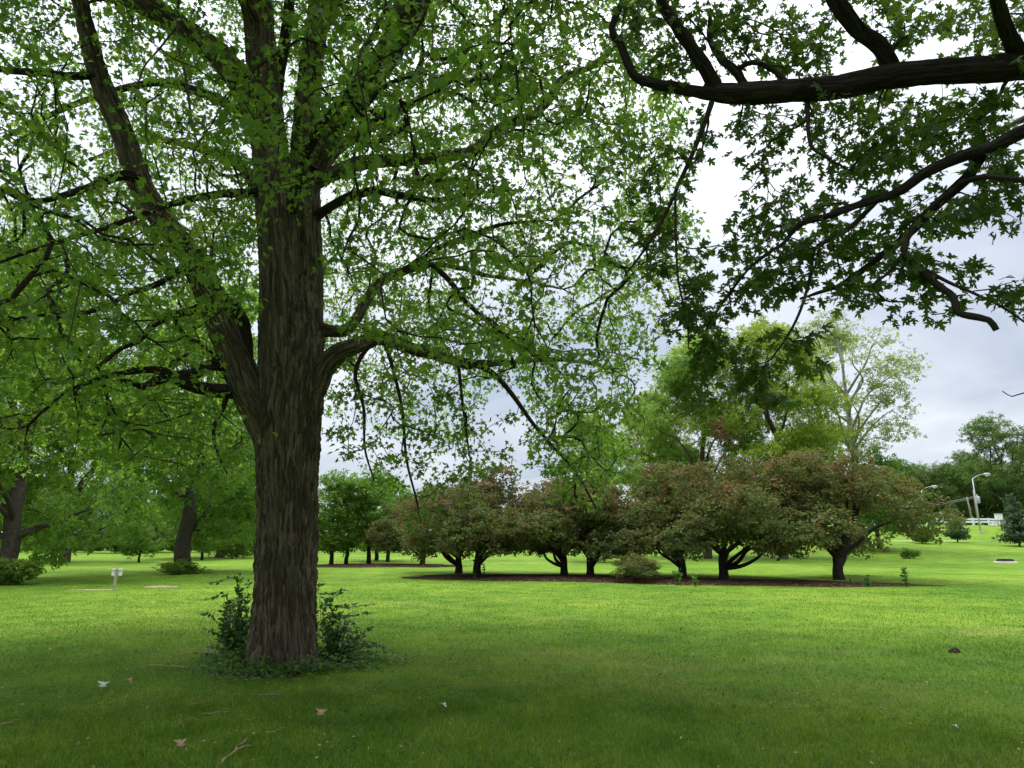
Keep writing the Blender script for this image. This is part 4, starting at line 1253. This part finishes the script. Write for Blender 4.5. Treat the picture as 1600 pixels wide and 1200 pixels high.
# far tree line
r2 = np.random.default_rng(5)
far_lab = "distant green tree in the far row beyond the lawn"
far = []
for px in np.arange(-160, 480, 46):
    far.append((px + r2.uniform(-12, 12), r2.uniform(100, 130), r2.choice(4), r2.uniform(0.5, 0.8)))
for px in np.arange(490, 1010, 52):
    far.append((px + r2.uniform(-12, 12), r2.uniform(115, 150), r2.choice(4), r2.uniform(0.30, 0.5)))
for px in np.arange(1020, 1400, 60):
    far.append((px + r2.uniform(-12, 12), r2.uniform(115, 140), r2.choice(4), r2.uniform(0.5, 0.7)))
for px, Y, v, s in far:
    put_tree((BROAD + BROADG)[v], "distant_tree", at_depth(px, Y), r2.uniform(0, 6.28), s, far_lab, "tree", "distant row of trees")
for k, px in enumerate(np.arange(-150, 1010, 30)):
    put_tree(BUSH, "hedge_bush", at_depth(px + r2.uniform(-8, 8), r2.uniform(84, 92)), r2.uniform(0, 6), r2.uniform(0.9, 1.3), "low green bush in the far hedge along the lawn's end", "bush", "far hedge bushes")

# ------------------------------------------------------------------ right-hand distance
put_tree(BROAD[0], "broad_tree", at_depth(1590, 104), 0.4, (1.1, 1.1, 1.12), "big dark green tree towering over the far tree line at the right edge", "tree")
for k, (px, Y, v, s) in enumerate(((1425, 112, 1, 0.72), (1462, 118, 0, 0.72), (1490, 110, 1, 0.66), (1515, 120, 0, 0.85), (1545, 112, 1, 0.72), (1620, 112, 1, 0.85), (1660, 108, 0, 0.9), (1400, 122, 0, 0.7), (1530, 128, 1, 0.8), (1480, 130, 0, 0.75))):
    put_tree(BROAD[v], "distant_tree", at_depth(px, Y), 1.1 * k, s, "dark green tree in the wood behind the white fence", "tree", "trees behind the white fence")
put_tree(CONE, "young_tree", at_depth(1496, 68.5), 0.4, 0.72, "small cone-shaped young tree by the road, left of the light pole", "tree")
put_tree(CONE, "young_tree", at_depth(1592, 62), 2.0, 0.86, "cone-shaped young tree by the road at the right edge", "tree")
put_tree(BUSH, "bush", at_depth(1440, 66), 0.3, 0.75, "pale rough bush at the foot of the right crabapple's far side", "bush")
put_tree(BUSH, "bush", at_depth(1418, 52), 1.5, 0.36, "dark green small bush right of the big crabapple", "bush")

# light poles
def light_pole(px, Y, h, arm, lean, label):
    b = at_depth(px, Y)
    e = empty("light_pole", b)
    tag(e, label, "light pole")
    MB().tube([(0, 0, -0.2), (0, 0, h * 0.5), (0, 0, h)], [0.10, 0.085, 0.06], 10).build("pole", M["galv"], e, smooth=True)
    pts = np.array([(0, 0, h - 0.05), (arm * 0.35, 0, h + 0.28), (arm * 0.7, 0, h + 0.5), (arm, 0, h + 0.55)])
    pp, rr = resample(pts, [0.05, 0.045, 0.04, 0.04], 0.2)
    MB().tube(pp, rr, 8).build("arm", M["galv"], e, smooth=True)
    head = MB().tube([(arm - 0.1, 0, h + 0.55), (arm + 0.15, 0, h + 0.56), (arm + 0.55, 0, h + 0.55), (arm + 0.8, 0, h + 0.52)], [0.07, 0.16, 0.19, 0.08], 10).build("lamp_head", M["galv"], e, smooth=True)
    MB().tube([(arm + 0.3, 0, h + 0.42), (arm + 0.3, 0, h + 0.33), (arm + 0.3, 0, h + 0.28)], [0.15, 0.13, 0.06], 10).build("lens", M["white"], head)
    MB().box((0, 0, 0.06), (0.5, 0.5, 0.2)).build("base", M["concrete"], e)
    return e
light_pole(1534, 85, 6.7, 1.55, 0, "tall grey light pole with curved arm beside the utility pole")
light_pole(1450, 98, 5.0, 1.6, 0, "smaller grey light pole with curved arm against the far trees")

b = at_depth(1533, 97)
up = empty("utility_pole", b); tag(up, "wooden utility pole with grey transformer can behind the light pole", "utility pole")
MB().tube([(0, 0, -0.3), (0, 0, 2.5), (0, 0, 5.0)], [0.17, 0.15, 0.12], 10).build("pole", M["pole_wood"], up, smooth=True)
MB().tube([(0.34, -0.1, 3.1), (0.34, -0.1, 3.16), (0.34, -0.1, 4.05), (0.34, -0.1, 4.12)], [0.2, 0.27, 0.27, 0.18], 14).build("transformer", M["galv"], up, smooth=True)
MB().box((0.05, -0.16, 3.6), (0.5, 0.08, 0.1)).build("bracket", M["galv"], up)
MB().tube([(0.3, -0.1, 4.1), (0.3, -0.1, 4.4)], [0.05, 0.04], 6).build("bushing", M["white"], up)
b2 = at_depth(1524, 100)
u2 = empty("utility_pole", b2); tag(u2, "thin pale wooden post half hidden by leaves left of the transformer pole", "utility pole")
MB().tube([(0.0, 0, -0.3), (-0.12, 0, 2), (-0.3, 0, 4.2)], [0.15, 0.13, 0.10], 8).build("pole", M["pole_wood"], u2, smooth=True)
for k, (z0, z1, lab) in enumerate(((3.1, 2.6, "upper overhead cable between the far light pole and transformer pole"), (2.9, 2.4, "lower overhead cable between the far light pole and transformer pole"))):
    a0 = b + np.array((0, 0, z0 + 1.0)); a1 = at_depth(1405, 98) + np.array((0, 0, z1 + 0.2))
    t = np.linspace(0, 1, 16)[:, None]
    q = a0 * (1 - t) + a1 * t; q[:, 2] -= 0.35 * 4 * (t * (1 - t))[:, 0]
    o = MB().tube(q - a0, 0.025, 6).build("cable", M["galv"], None, a0); tag(o, lab, "cable")

# white fence on the bank
fx0, fx1 = at_depth(1452, 93)[0], at_depth(1700, 93)[0]
fo = empty("guard_fence", (fx0, 93, float(terrain(fx0, 93)))); tag(fo, "white two-rail fence along the top of the grass bank", "fence")
base_z = float(terrain(fx0, 93))
pm = None
nx_ = np.arange(fx0, fx1, 2.1)
for i, x in enumerate(nx_):
    z = float(terrain(x, 93)) - base_z
    MB().box((x - fx0, 0, z + 0.46), (0.2, 0.2, 1.0)).build("post", M["white"], fo)
    if i + 1 < len(nx_):
        for zz in (0.78, 0.42):
            MB().box((x - fx0 + 1.05, -0.13, z + zz), (2.08, 0.05, 0.24)).build("rail", M["white"], fo)
b = at_depth(1566, 90.5)
e = empty("utility_box", b); tag(e, "pale square utility box on a stand at the end of the bank by the fence", "utility box")
MB().box((0, 0, 1.15), (0.75, 0.5, 0.75)).build("cabinet", M["white"], e)
MB().box((0, -0.02, 1.555), (0.85, 0.6, 0.06)).build("lid", M["galv"], e)
for s in (-0.25, 0.25):
    MB().box((s, 0, 0.32), (0.14, 0.3, 0.92)).build("leg", M["concrete"], e)
b = at_depth(1478, 94.5)
e = empty("mailbox", b); tag(e, "tiny white box on a post behind the fence, left of the young tree", "box")
MB().box((0, 0, 0.75), (0.1, 0.1, 1.5)).build("post", M["white"], e)
MB().box((0, 0, 1.65), (0.45, 0.35, 0.4)).build("body", M["white"], e)

# drain with dark lid on a pale pad
g = ground(1571, 879)
e = empty("drain_box", g); tag(e, "low dark iron grate on a pale concrete pad in the right lawn", "drain")
pad = MB(); pad.tube([(0, 0, -0.02), (0, 0, 0.05), (0, 0, 0.075)], [0.72, 0.70, 0.60], 24)
pad.build("pad", M["concrete"], e)
MB().box((0, 0, 0.15), (0.86, 0.62, 0.15), 0.1, 0.88).build("grate", M["iron"], e)
for k in range(5):
    MB().box((-0.3 + 0.15 * k, 0, 0.235), (0.05, 0.5, 0.02), 0.1).build("bar", M["iron"], e)

# small sign seen from behind
g = ground(178, 922)
e = empty("sign_post", g, 0.1); tag(e, "small wooden post with two white plates standing on the left lawn", "sign")
MB().box((0, 0, 0.30), (0.065, 0.065, 0.72)).build("post", M["wood_post"], e)
MB().box((-0.105, 0.06, 0.56), (0.115, 0.012, 0.235)).build("plate", M["white"], e)
MB().box((0.105, 0.06, 0.56), (0.115, 0.012, 0.235)).build("plate", M["white"], e)
MB().box((0, 0.049, 0.60), (0.3, 0.012, 0.04)).build("bracket", M["wood_post"], e)

# ------------------------------------------------------------------ shrubs and weeds
def stems_plant(name, loc, stems, leaf_size, mat, label, cat, group=None, leaf_gap=0.05, parts=True, tmpl=T_OVAL, limit=260, twist=0.6):
    """stems: list of polylines relative to loc; leaves stand in pairs along each stem"""
    e = empty(name, loc)
    tag(e, label, cat, group)
    P_, D_, N_, S_ = [], [], [], []
    for st, r0, bare in stems:
        st = np.asarray(st, float)
        pp, rr = resample(st, np.linspace(r0, r0 * 0.35, len(st)), 0.03)
        link("stem", tube_mesh("stem", [(pp, rr)], 5, M["twig"]), e)
        s = np.concatenate(([0], np.cumsum(np.linalg.norm(np.diff(pp, axis=0), axis=1))))
        T = unit(np.gradient(pp, axis=0))
        k = 0
        for d in np.arange(s[-1] * bare, s[-1], leaf_gap):
            i = min(np.searchsorted(s, d), len(pp) - 1)
            t = T[i]
            a = unit(np.cross(t, np.array((0.1, 0.05, 1.0)))) if abs(t[2]) < 0.8 else unit(np.cross(t, rng.normal(0, 1, 3)))
            for sg in (-1, 1):
                if rng.random() < 0.1:
                    continue
                P_.append(pp[i]); D_.append(unit(a * sg + t * 0.45 + rng.normal(0, 0.25, 3) + (0, 0, 0.05)))
                N_.append(unit(np.array((0, -0.35, 0.55)) + rng.normal(0, 0.55, 3))); S_.append(leaf_size * rng.uniform(0.65, 1.2))
        P_.append(pp[-1]); D_.append(T[-1]); N_.append(unit(np.array((0.1, -0.2, 1.0)))); S_.append(leaf_size * 0.7)
    P_, D_, N_, S_ = map(np.array, (P_, D_, N_, S_))
    w = P_ + np.asarray(loc)
    big, rest = near_split(w, D_, N_, S_, limit if parts else 0)
    if parts:
        leaf_parts(e, np.zeros(3), big, P_, D_, N_, S_, tmpl, mat)
    if len(rest):
        link("foliage", leaf_cloud("foliage", P_[rest], D_[rest], N_[rest], S_[rest], tmpl, mat, rng.random(len(rest))), e, kind="stuff")
    return e

def more_stems(st, n, j):
    out = []
    for _ in range(n):
        p, r0, b = st[rng.integers(len(st))]
        p = np.asarray(p, float).copy() * rng.uniform(0.5, 0.95)
        p[1:] += rng.normal(0, j, 3) * np.linspace(0.3, 1, len(p) - 1)[:, None] * np.array((1, 1, 0.4))
        p[0] += rng.normal(0, 0.08, 3) * (1, 1, 0)
        p[:, 2] = np.maximum(p[:, 2], 0.0)
        out.append((p, r0 * 0.8, 0.1))
    return out
# left sapling: arching shoots
Lb = ground(372, 1030)
def rel(px, py, dy=0.0, base=Lb):
    return P(px, py, base[1] + dy) - base
st = [([rel(378, 1035), rel(368, 980, -.05), rel(352, 930, -.1), rel(335, 934, -.15), rel(322, 937, -.2)], 0.007, 0.3),
      ([rel(385, 1035), rel(378, 970), rel(372, 915, .05), rel(362, 902), rel(345, 908, -.05), rel(332, 911, -.1)], 0.007, 0.45),
      ([rel(375, 1035, .1), rel(372, 960, .1), rel(375, 900, .1)], 0.007, 0.3),
      ([rel(380, 1030), rel(385, 960), rel(388, 910, .05)], 0.006, 0.2),
      ([rel(370, 1035), rel(358, 990, -.1), rel(350, 960, -.15), rel(346, 955, -.2)], 0.006, 0.2),
      ([rel(365, 1040), rel(352, 1005, -.15), rel(346, 985, -.25)], 0.006, 0.2),
      ([rel(385, 1040, -.2), rel(388, 990, -.35), rel(402, 950, -.45), rel(415, 940, -.48), rel(428, 952, -.5)], 0.005, 0.35),
      ([rel(370, 1040, -.1), rel(362, 1010, -.2), rel(340, 1000, -.3)], 0.005, 0.2),
      ([rel(360, 1040, .1), rel(345, 1018, .1), rel(328, 1010, .1)], 0.005, 0.2),
      ([rel(378, 1035, .15), rel(365, 985, .2), rel(356, 950, .25)], 0.006, 0.15),
      ([rel(350, 1042), rel(335, 1025, -.1), rel(318, 1020, -.15)], 0.004, 0.1),
      ([rel(388, 1035, -.1), rel(378, 1000, -.2), rel(366, 970, -.3)], 0.005, 0.1)]
stems_plant("sapling", Lb, st + more_stems(st, 26, 0.16), 0.075, M["shrub_leaf"], "dark leafy sapling with arching shoots against the big trunk's left side", "shrub", leaf_gap=0.034)
o = MB().tube([rel(332, 1008, -.1), rel(322, 992, -.1), rel(312, 985, -.1)], [0.006, 0.005, 0.003], 6).build("dead_twig", M["stick"], None, Lb)
tag(o, "bare thin twig sticking out left of the sapling", "twig")
Rb = ground(528, 1030)
rr_ = lambda px, py, dy=0.0: P(px, py, Rb[1] + dy) - Rb
st = [([rr_(510, 1030), rr_(518, 990), rr_(520, 960), rr_(517, 945)], 0.006, 0.25),
      ([rr_(520, 1030), rr_(535, 985), rr_(548, 970), rr_(556, 980), rr_(558, 992)], 0.006, 0.2),
      ([rr_(525, 1035), rr_(528, 990), rr_(526, 955)], 0.005, 0.3),
      ([rr_(530, 1035, -.1), rr_(550, 1005, -.2), rr_(575, 1003, -.25), rr_(600, 1012, -.3)], 0.005, 0.2),
      ([rr_(535, 1035), rr_(560, 1015), rr_(590, 1010), rr_(612, 1018)], 0.004, 0.3),
      ([rr_(512, 1030, -.15), rr_(512, 1000, -.2), rr_(522, 985, -.25)], 0.005, 0.1),
      ([rr_(530, 1035, -.2), rr_(540, 1012, -.3), rr_(552, 1002, -.35)], 0.005, 0.1),
      ([rr_(515, 1035, .1), rr_(530, 1000, .15), rr_(540, 965, .2)], 0.005, 0.2),
      ([rr_(505, 1000, .2), rr_(500, 935, .15), rr_(515, 928, .0), rr_(538, 922, -.1)], 0.004, 0.55),
      ([rr_(520, 1040, -.25), rr_(535, 1028, -.35), rr_(560, 1030, -.4)], 0.004, 0.1),
      ([rr_(540, 1038, .05), rr_(555, 1000, .1), rr_(568, 990, .1)], 0.004, 0.2)]
stems_plant("sapling", Rb, st + more_stems(st, 30, 0.24), 0.066, M["shrub_leaf"], "tangled green shoots sprawling at the big trunk's right side", "shrub", leaf_gap=0.032)
# vine creeping up the trunk's face
vb = ground(462, 1046)
rv_ = lambda px, py, dy: P(px, py, TY - dy) - vb
pts = np.array([rv_(468, 1052, 0.75), rv_(460, 1040, 0.62), rv_(455, 1015, 0.53), rv_(452, 985, 0.50), rv_(449, 955, 0.48), rv_(447, 935, 0.45)])
pp, rr = resample(pts, [0.02, 0.018, 0.015, 0.012, 0.009, 0.005], 0.03)
o = link("vine", tube_mesh("vine", [(pp, rr)], 7, M["grey_bark"]), None, vb); tag(o, "bare grey vine stem climbing the foot of the big trunk", "vine")
ground_patch("bare_soil", blob_outline(TB[:2] + (0.0, -0.1), (1, 0.1), 0.85, 0.72, wob=0.14, seed=1), M["dirt"], 0.02, "dark soil round the foot of the big trunk", bumps=0.02)
# low ivy and seedlings round the foot
n = 2600
a = rng.uniform(0, 2 * math.pi, n); rr = 0.50 + np.abs(rng.normal(0, 0.20, n)) * (1.3 + np.sin(3 * a + 1) * 0.7) + 0.3 * np.maximum(0, np.cos(a + 0.2)) * rng.random(n)
x = TB[0] + rr * np.cos(a) * 1.25; y = TB[1] + rr * np.sin(a)
h = np.abs(rng.normal(0, 0.10, n)) * np.exp(-(rr - 0.5) * 1.3) + 0.025
pos = np.column_stack((x, y, terrain(x, y) + h))
drc = rng.normal(0, 1, (n, 3)); drc[:, 2] *= 0.3
o = link("ground_cover", leaf_cloud("ground_cover", pos, drc, rng.normal(0, 0.5, (n, 3)) + (0, -0.35, 0.8), rng.uniform(0.03, 0.08, n), T_OVAL, M["weed_leaf"], rng.random(n)))
o["kind"] = "stuff"; o["label"] = "low ivy and seedlings round the foot of the big trunk"
# leafy shoots round the leaning trunk
g = ground(285, 897)
put_tree(BUSH, "bush", g + (0, -0.25, -0.1), 0.4, (0.62, 0.5, 0.36), "leafy suckers round the foot of the leaning trunk", "bush")
g = ground(-2, 913)
put_tree(BUSH, "bush", g + (0.2, -0.3, -0.1), 2.4, (0.8, 0.6, 0.55), "leafy undergrowth at the foot of the left edge tree", "bush")

def weed(px, py, h, n, size, label):
    g = ground(px, py)
    st = []
    for k in range(n):
        a = rng.uniform(0, 6.28); w = rng.uniform(0.05, 0.3) * h
        st.append(([(0, 0, 0), (w * 0.4 * math.cos(a), w * 0.4 * math.sin(a), h * 0.55), (w * math.cos(a), w * math.sin(a), h * rng.uniform(0.75, 1.05))], 0.012, 0.15))
    stems_plant("weed", g, st, size, M["weed_leaf"], label, "plant", "weeds in the mulch bed", leaf_gap=0.11, limit=60)
weed(1417, 917, 0.62, 4, 0.17, "upright leafy weed standing alone past the right end of the mulch")
weed(1356, 918, 0.36, 4, 0.15, "low leafy weed on the right part of the mulch, left of the upright one")
weed(1059, 914, 0.50, 4, 0.17, "upright weed in front of a crabapple trunk, left of two in the bed's middle")
weed(1087, 917, 0.28, 5, 0.17, "flat bright green weed, right of two in the bed's middle")
weed(757, 897, 0.42, 3, 0.12, "thin weed right of the leftmost crabapple pair")
weed(741, 905, 0.24, 3, 0.10, "tiny yellowish weed in front of the leftmost crabapple pair")
weed(1330, 914, 0.22, 3, 0.10, "tiny weed right of the rightmost crabapple trunk")
g = ground(992, 910)
put_tree(CRAB[2], "crabapple_shoot", g + (0, 0, 0.0), 0.6, (0.30, 0.30, 0.21), "low arching bush on the mulch between the middle crabapples", "bush")
for px, py, lab in ((945, 879, "small rusty red shrub, left of two seen beyond the mulch bed"), (974, 876, "small rusty red shrub, right of two seen beyond the mulch bed")):
    g = ground(px, py)
    put_tree(CRAB[0], "red_shrub", g, 0.5, (0.2, 0.2, 0.18), lab, "bush")

# ------------------------------------------------------------------ things lying on the lawn
def fallen_leaf(px, py, s, mat, rz, label):
    g = ground(px, py)
    tv, tf = T_MAPLE_FINE
    v = tv.copy(); v[:, 2] = v[:, 2] * 2.2 + 0.25
    me = mesh_from("fallen_leaf", v, np.full(len(tf), 3), tf, None, mat)
    o = link("fallen_leaf", me, None, g + (0, 0, 0.014))
    o.scale = (s, s, s); o.rotation_euler = (0.55, 0.1, rz)
    so = o.modifiers.new("thick", 'SOLIDIFY'); so.thickness = 0.01
    tag(o, label, "leaf", "fallen leaves on the lawn")
fallen_leaf(157, 1084, 0.10, M["silver_leaf"], 0.4, "pale silvery fallen leaf, brightest in the left foreground")
fallen_leaf(210, 1078, 0.11, M["straw_leaf"], 1.6, "tan curled fallen leaf right of the silvery one")
fallen_leaf(134, 1173, 0.06, M["straw_leaf"], 2.6, "small brown fallen leaf near the lower left corner")
fallen_leaf(284, 1180, 0.09, M["straw_leaf"], 0.9, "pale tan fallen leaf at the bottom left, left of the stick")
fallen_leaf(392, 1134, 0.06, M["straw_leaf"], 3.4, "rusty fallen leaf between the stick and the trunk")
fallen_leaf(498, 1130, 0.09, M["straw_leaf"], 0.1, "upright curled tan leaf below the trunk")
fallen_leaf(123, 1088, 0.05, M["straw_leaf"], 2.2, "faint brown fallen leaf left of the silvery one")
fallen_leaf(700, 1113, 0.07, M["silver_leaf"], 1.2, "whitish fallen leaf in the grass right of the trunk")
fallen_leaf(836, 1003, 0.07, M["silver_leaf"], 2.2, "tiny whitish leaf in the brighter grass at the centre")
fallen_leaf(1502, 1146, 0.05, M["silver_leaf"], 0.8, "whitish speck of a leaf in the right foreground")
fallen_leaf(76, 1021, 0.05, M["straw_leaf"], 0.3, "faint brown leaf far left in the shaded grass")

def stick(a, b, r, label, mat="stick", wig=0.009):
    g0, g1 = ground(*a), ground(*b)
    n = 7
    t = np.linspace(0, 1, n)[:, None]
    q = (g1 - g0) * t
    q[1:-1] += rng.normal(0, wig, (n - 2, 3)) * np.array((1, 1, 0.3))
    q[:, 2] += 0.026
    pp, rr = resample(q, 0.75 * r * np.array((1.0, 1.2, 0.9, 1.1, 0.8, 0.9, 0.5)), 0.02)
    m = MB().tube(pp, rr, 7)
    m.tube([pp[len(pp) // 2], pp[len(pp) // 2] + (0.05, 0.03, 0.02), pp[len(pp) // 2] + (0.09, 0.07, 0.015)], [r * 0.6, r * 0.5, r * 0.3], 5)
    o = m.build("stick", M[mat], None, g0)
    tag(o, label, "stick", "sticks lying on the lawn")
stick((345, 1200), (385, 1159), 0.011, "thick tan stick pointing at the trunk at the bottom edge")
stick((316, 1120), (360, 1116), 0.006, "thin pale stick lying level left of the trunk's foot")
stick((232, 1043), (300, 1045), 0.010, "long fallen twig beside the ground cover left of the trunk")
stick((290, 1108), (326, 1101), 0.005, "slim stick on the bare soil spot left of the trunk")
stick((281, 1122), (284, 1145), 0.005, "short upright broken twig in the left foreground", wig=0.01)
stick((415, 1150), (440, 1147), 0.007, "short pale stick below the trunk")
stick((400, 1090), (436, 1089), 0.005, "dark thin stick just below the ground cover", "pole_wood")
stick((0, 1137), (18, 1135), 0.010, "stub of a stick at the left edge")
for px, py, s, lab in ((1492, 1020, 0.06, "dark clod of soil in the right lawn"),):
    g = ground(px, py)
    m = MB()
    nn_ = 10
    for k, (t, hh) in enumerate(((1.0, -0.02), (0.9, 0.02), (0.6, 0.05), (0.2, 0.065))):
        for i in range(nn_):
            aa = i * 2 * math.pi / nn_
            w = s * t * (1 + 0.3 * math.sin(3 * aa + k) + rng.normal(0, 0.1))
            m.v.append((w * math.cos(aa) * 1.5, w * math.sin(aa), hh * 0.9 + rng.normal(0, 0.006)))
    for k in range(3):
        for i in range(nn_):
            m.f.append((k * nn_ + i, k * nn_ + (i + 1) % nn_, (k + 1) * nn_ + (i + 1) % nn_, (k + 1) * nn_ + i))
    m.f.append(tuple(3 * nn_ + i for i in range(nn_)))
    o = m.build("soil_clod", M["dirt"], None, g); tag(o, lab, "clod")

# ------------------------------------------------------------------ grass
def grass(bands):
    half = math.radians(44)
    V, FF, RN, base = [], [], [], 0
    for d0, d1, f0, f1, per_m2, h, w, bend in bands:
        n = int(half * (d1 ** 2 - d0 ** 2) * per_m2)
        d = np.sqrt(rng.uniform(d0 ** 2, d1 ** 2, n)); a = rng.uniform(-half, half, n)
        fade = sstep(d0 - 1e-6, f0, d) if f0 > d0 else np.ones(n)
        out_ = 1 - sstep(f1, d1, d)
        keep = rng.random(n) < fade * (0.05 + 0.95 * out_)
        x = d * np.sin(a); y = d * np.cos(a)
        keep &= ~in_bed(x, y, 1.0)
        keep &= np.hypot(x - TB[0], y - TB[1]) > 0.5
        x, y, d, out_ = x[keep], y[keep], d[keep], out_[keep]
        n = len(x)
        fx = np.sin(x * 5.1 + 1.7 * np.sin(y * 3.3)) + np.sin(y * 6.7 + 2.1 * np.sin(x * 2.9))
        fy = np.sin(y * 4.3 + 1.9 * np.sin(x * 4.1)) + np.sin(x * 7.3 + 1.3 * np.sin(y * 5.7))
        lean = np.column_stack((fx, fy)) * 0.25 + rng.normal(0, 0.45, (n, 2))
        hh = h * rng.uniform(0.45, 1.2, n) * (1 + 0.18 * fx * np.sin(y * 1.1)) * (0.35 + 0.65 * out_)
        ww = w * rng.uniform(0.7, 1.3, n)
        az = rng.uniform(0, 2 * math.pi, n)
        sx = np.column_stack((np.cos(az), np.sin(az), np.zeros(n))) * ww[:, None] / 2
        b = np.column_stack((x, y, terrain(x, y) - 0.004))
        tipv = b + np.column_stack((lean * hh[:, None], hh))
        rn = rng.random(n)
        if bend:
            mid = b + np.column_stack((lean * hh[:, None] * 0.28, hh * 0.58))
            v = np.stack((b - sx, b + sx, mid + sx * 0.75, mid - sx * 0.75, tipv), 1).reshape(-1, 3)
            i = np.arange(n)[:, None] * 5
            f = np.stack((i + np.array((0, 1, 2)), i + np.array((0, 2, 3)), i + np.array((3, 2, 4))), 1).reshape(-1, 3)
            rn = np.repeat(rn, 5)
        else:
            v = np.stack((b - sx, b + sx, tipv), 1).reshape(-1, 3)
            f = np.arange(3 * n).reshape(-1, 3)
            rn = np.repeat(rn, 3)
        V.append(v); FF.append(f + base); RN.append(rn); base += len(v)
    V, FF, RN = np.vstack(V), np.vstack(FF), np.concatenate(RN)
    o = link("grass", mesh_from("grass", V, np.full(len(FF), 3), FF, {"rnd": RN}, M["blade"]))
    o["kind"] = "stuff"; o["label"] = "short mown grass blades of the lawn"
    print("grass", len(FF))
grass([(3.6, 9.0, 3.6, 7.0, 3300, 0.050, 0.0048, True),
       (6.5, 17.0, 8.5, 12.0, 1300, 0.044, 0.0070, False),
       (11.0, 44.0, 16.0, 16.5, 300, 0.036, 0.016, False)])
# clover and plantain among the grass, and crumbs of litter
n = 16000
d = np.sqrt(rng.uniform(3.8 ** 2, 13.0 ** 2, n)); a = rng.uniform(-0.76, 0.76, n)
x, y = d * np.sin(a), d * np.cos(a)
pn = np.array([noise.noise((u * 0.9, v * 0.9, 3.3)) for u, v in zip(x, y)])
ok = (pn > 0.06) & (np.hypot(x - TB[0], y - TB[1]) > 0.8)
x, y = x[ok], y[ok]; n = len(x)
pos = np.column_stack((x, y, terrain(x, y) + rng.uniform(0.015, 0.045, n)))
drc = rng.normal(0, 1, (n, 3)); drc[:, 2] *= 0.25
o = link("clover", leaf_cloud("clover", pos, drc, rng.normal(0, 0.35, (n, 3)) + (0, -0.1, 1), rng.uniform(0.02, 0.05, n), T_OVAL, M["weed_leaf"], rng.random(n)))
o["kind"] = "stuff"; o["label"] = "patches of small clover leaves in the near grass"
n = 1100
d = np.sqrt(rng.uniform(3.9 ** 2, 14.0 ** 2, n)); a = rng.uniform(-0.76, 0.76, n)
x, y = d * np.sin(a), d * np.cos(a)
pos = np.column_stack((x, y, terrain(x, y) + rng.uniform(0.02, 0.045, n)))
drc = rng.normal(0, 1, (n, 3)); drc[:, 2] *= 0.3
o = link("leaf_litter", leaf_cloud("leaf_litter", pos, drc, rng.normal(0, 0.6, (n, 3)) + (0, -0.1, 0.7), rng.uniform(0.010, 0.035, n), T_OVAL, M["straw_leaf"], rng.random(n)))
o["kind"] = "stuff"; o["label"] = "crumbs of dry brown leaf litter in the near grass"
tot = sum(len(m.polygons) for m in bpy.data.meshes)
print("faces", tot)
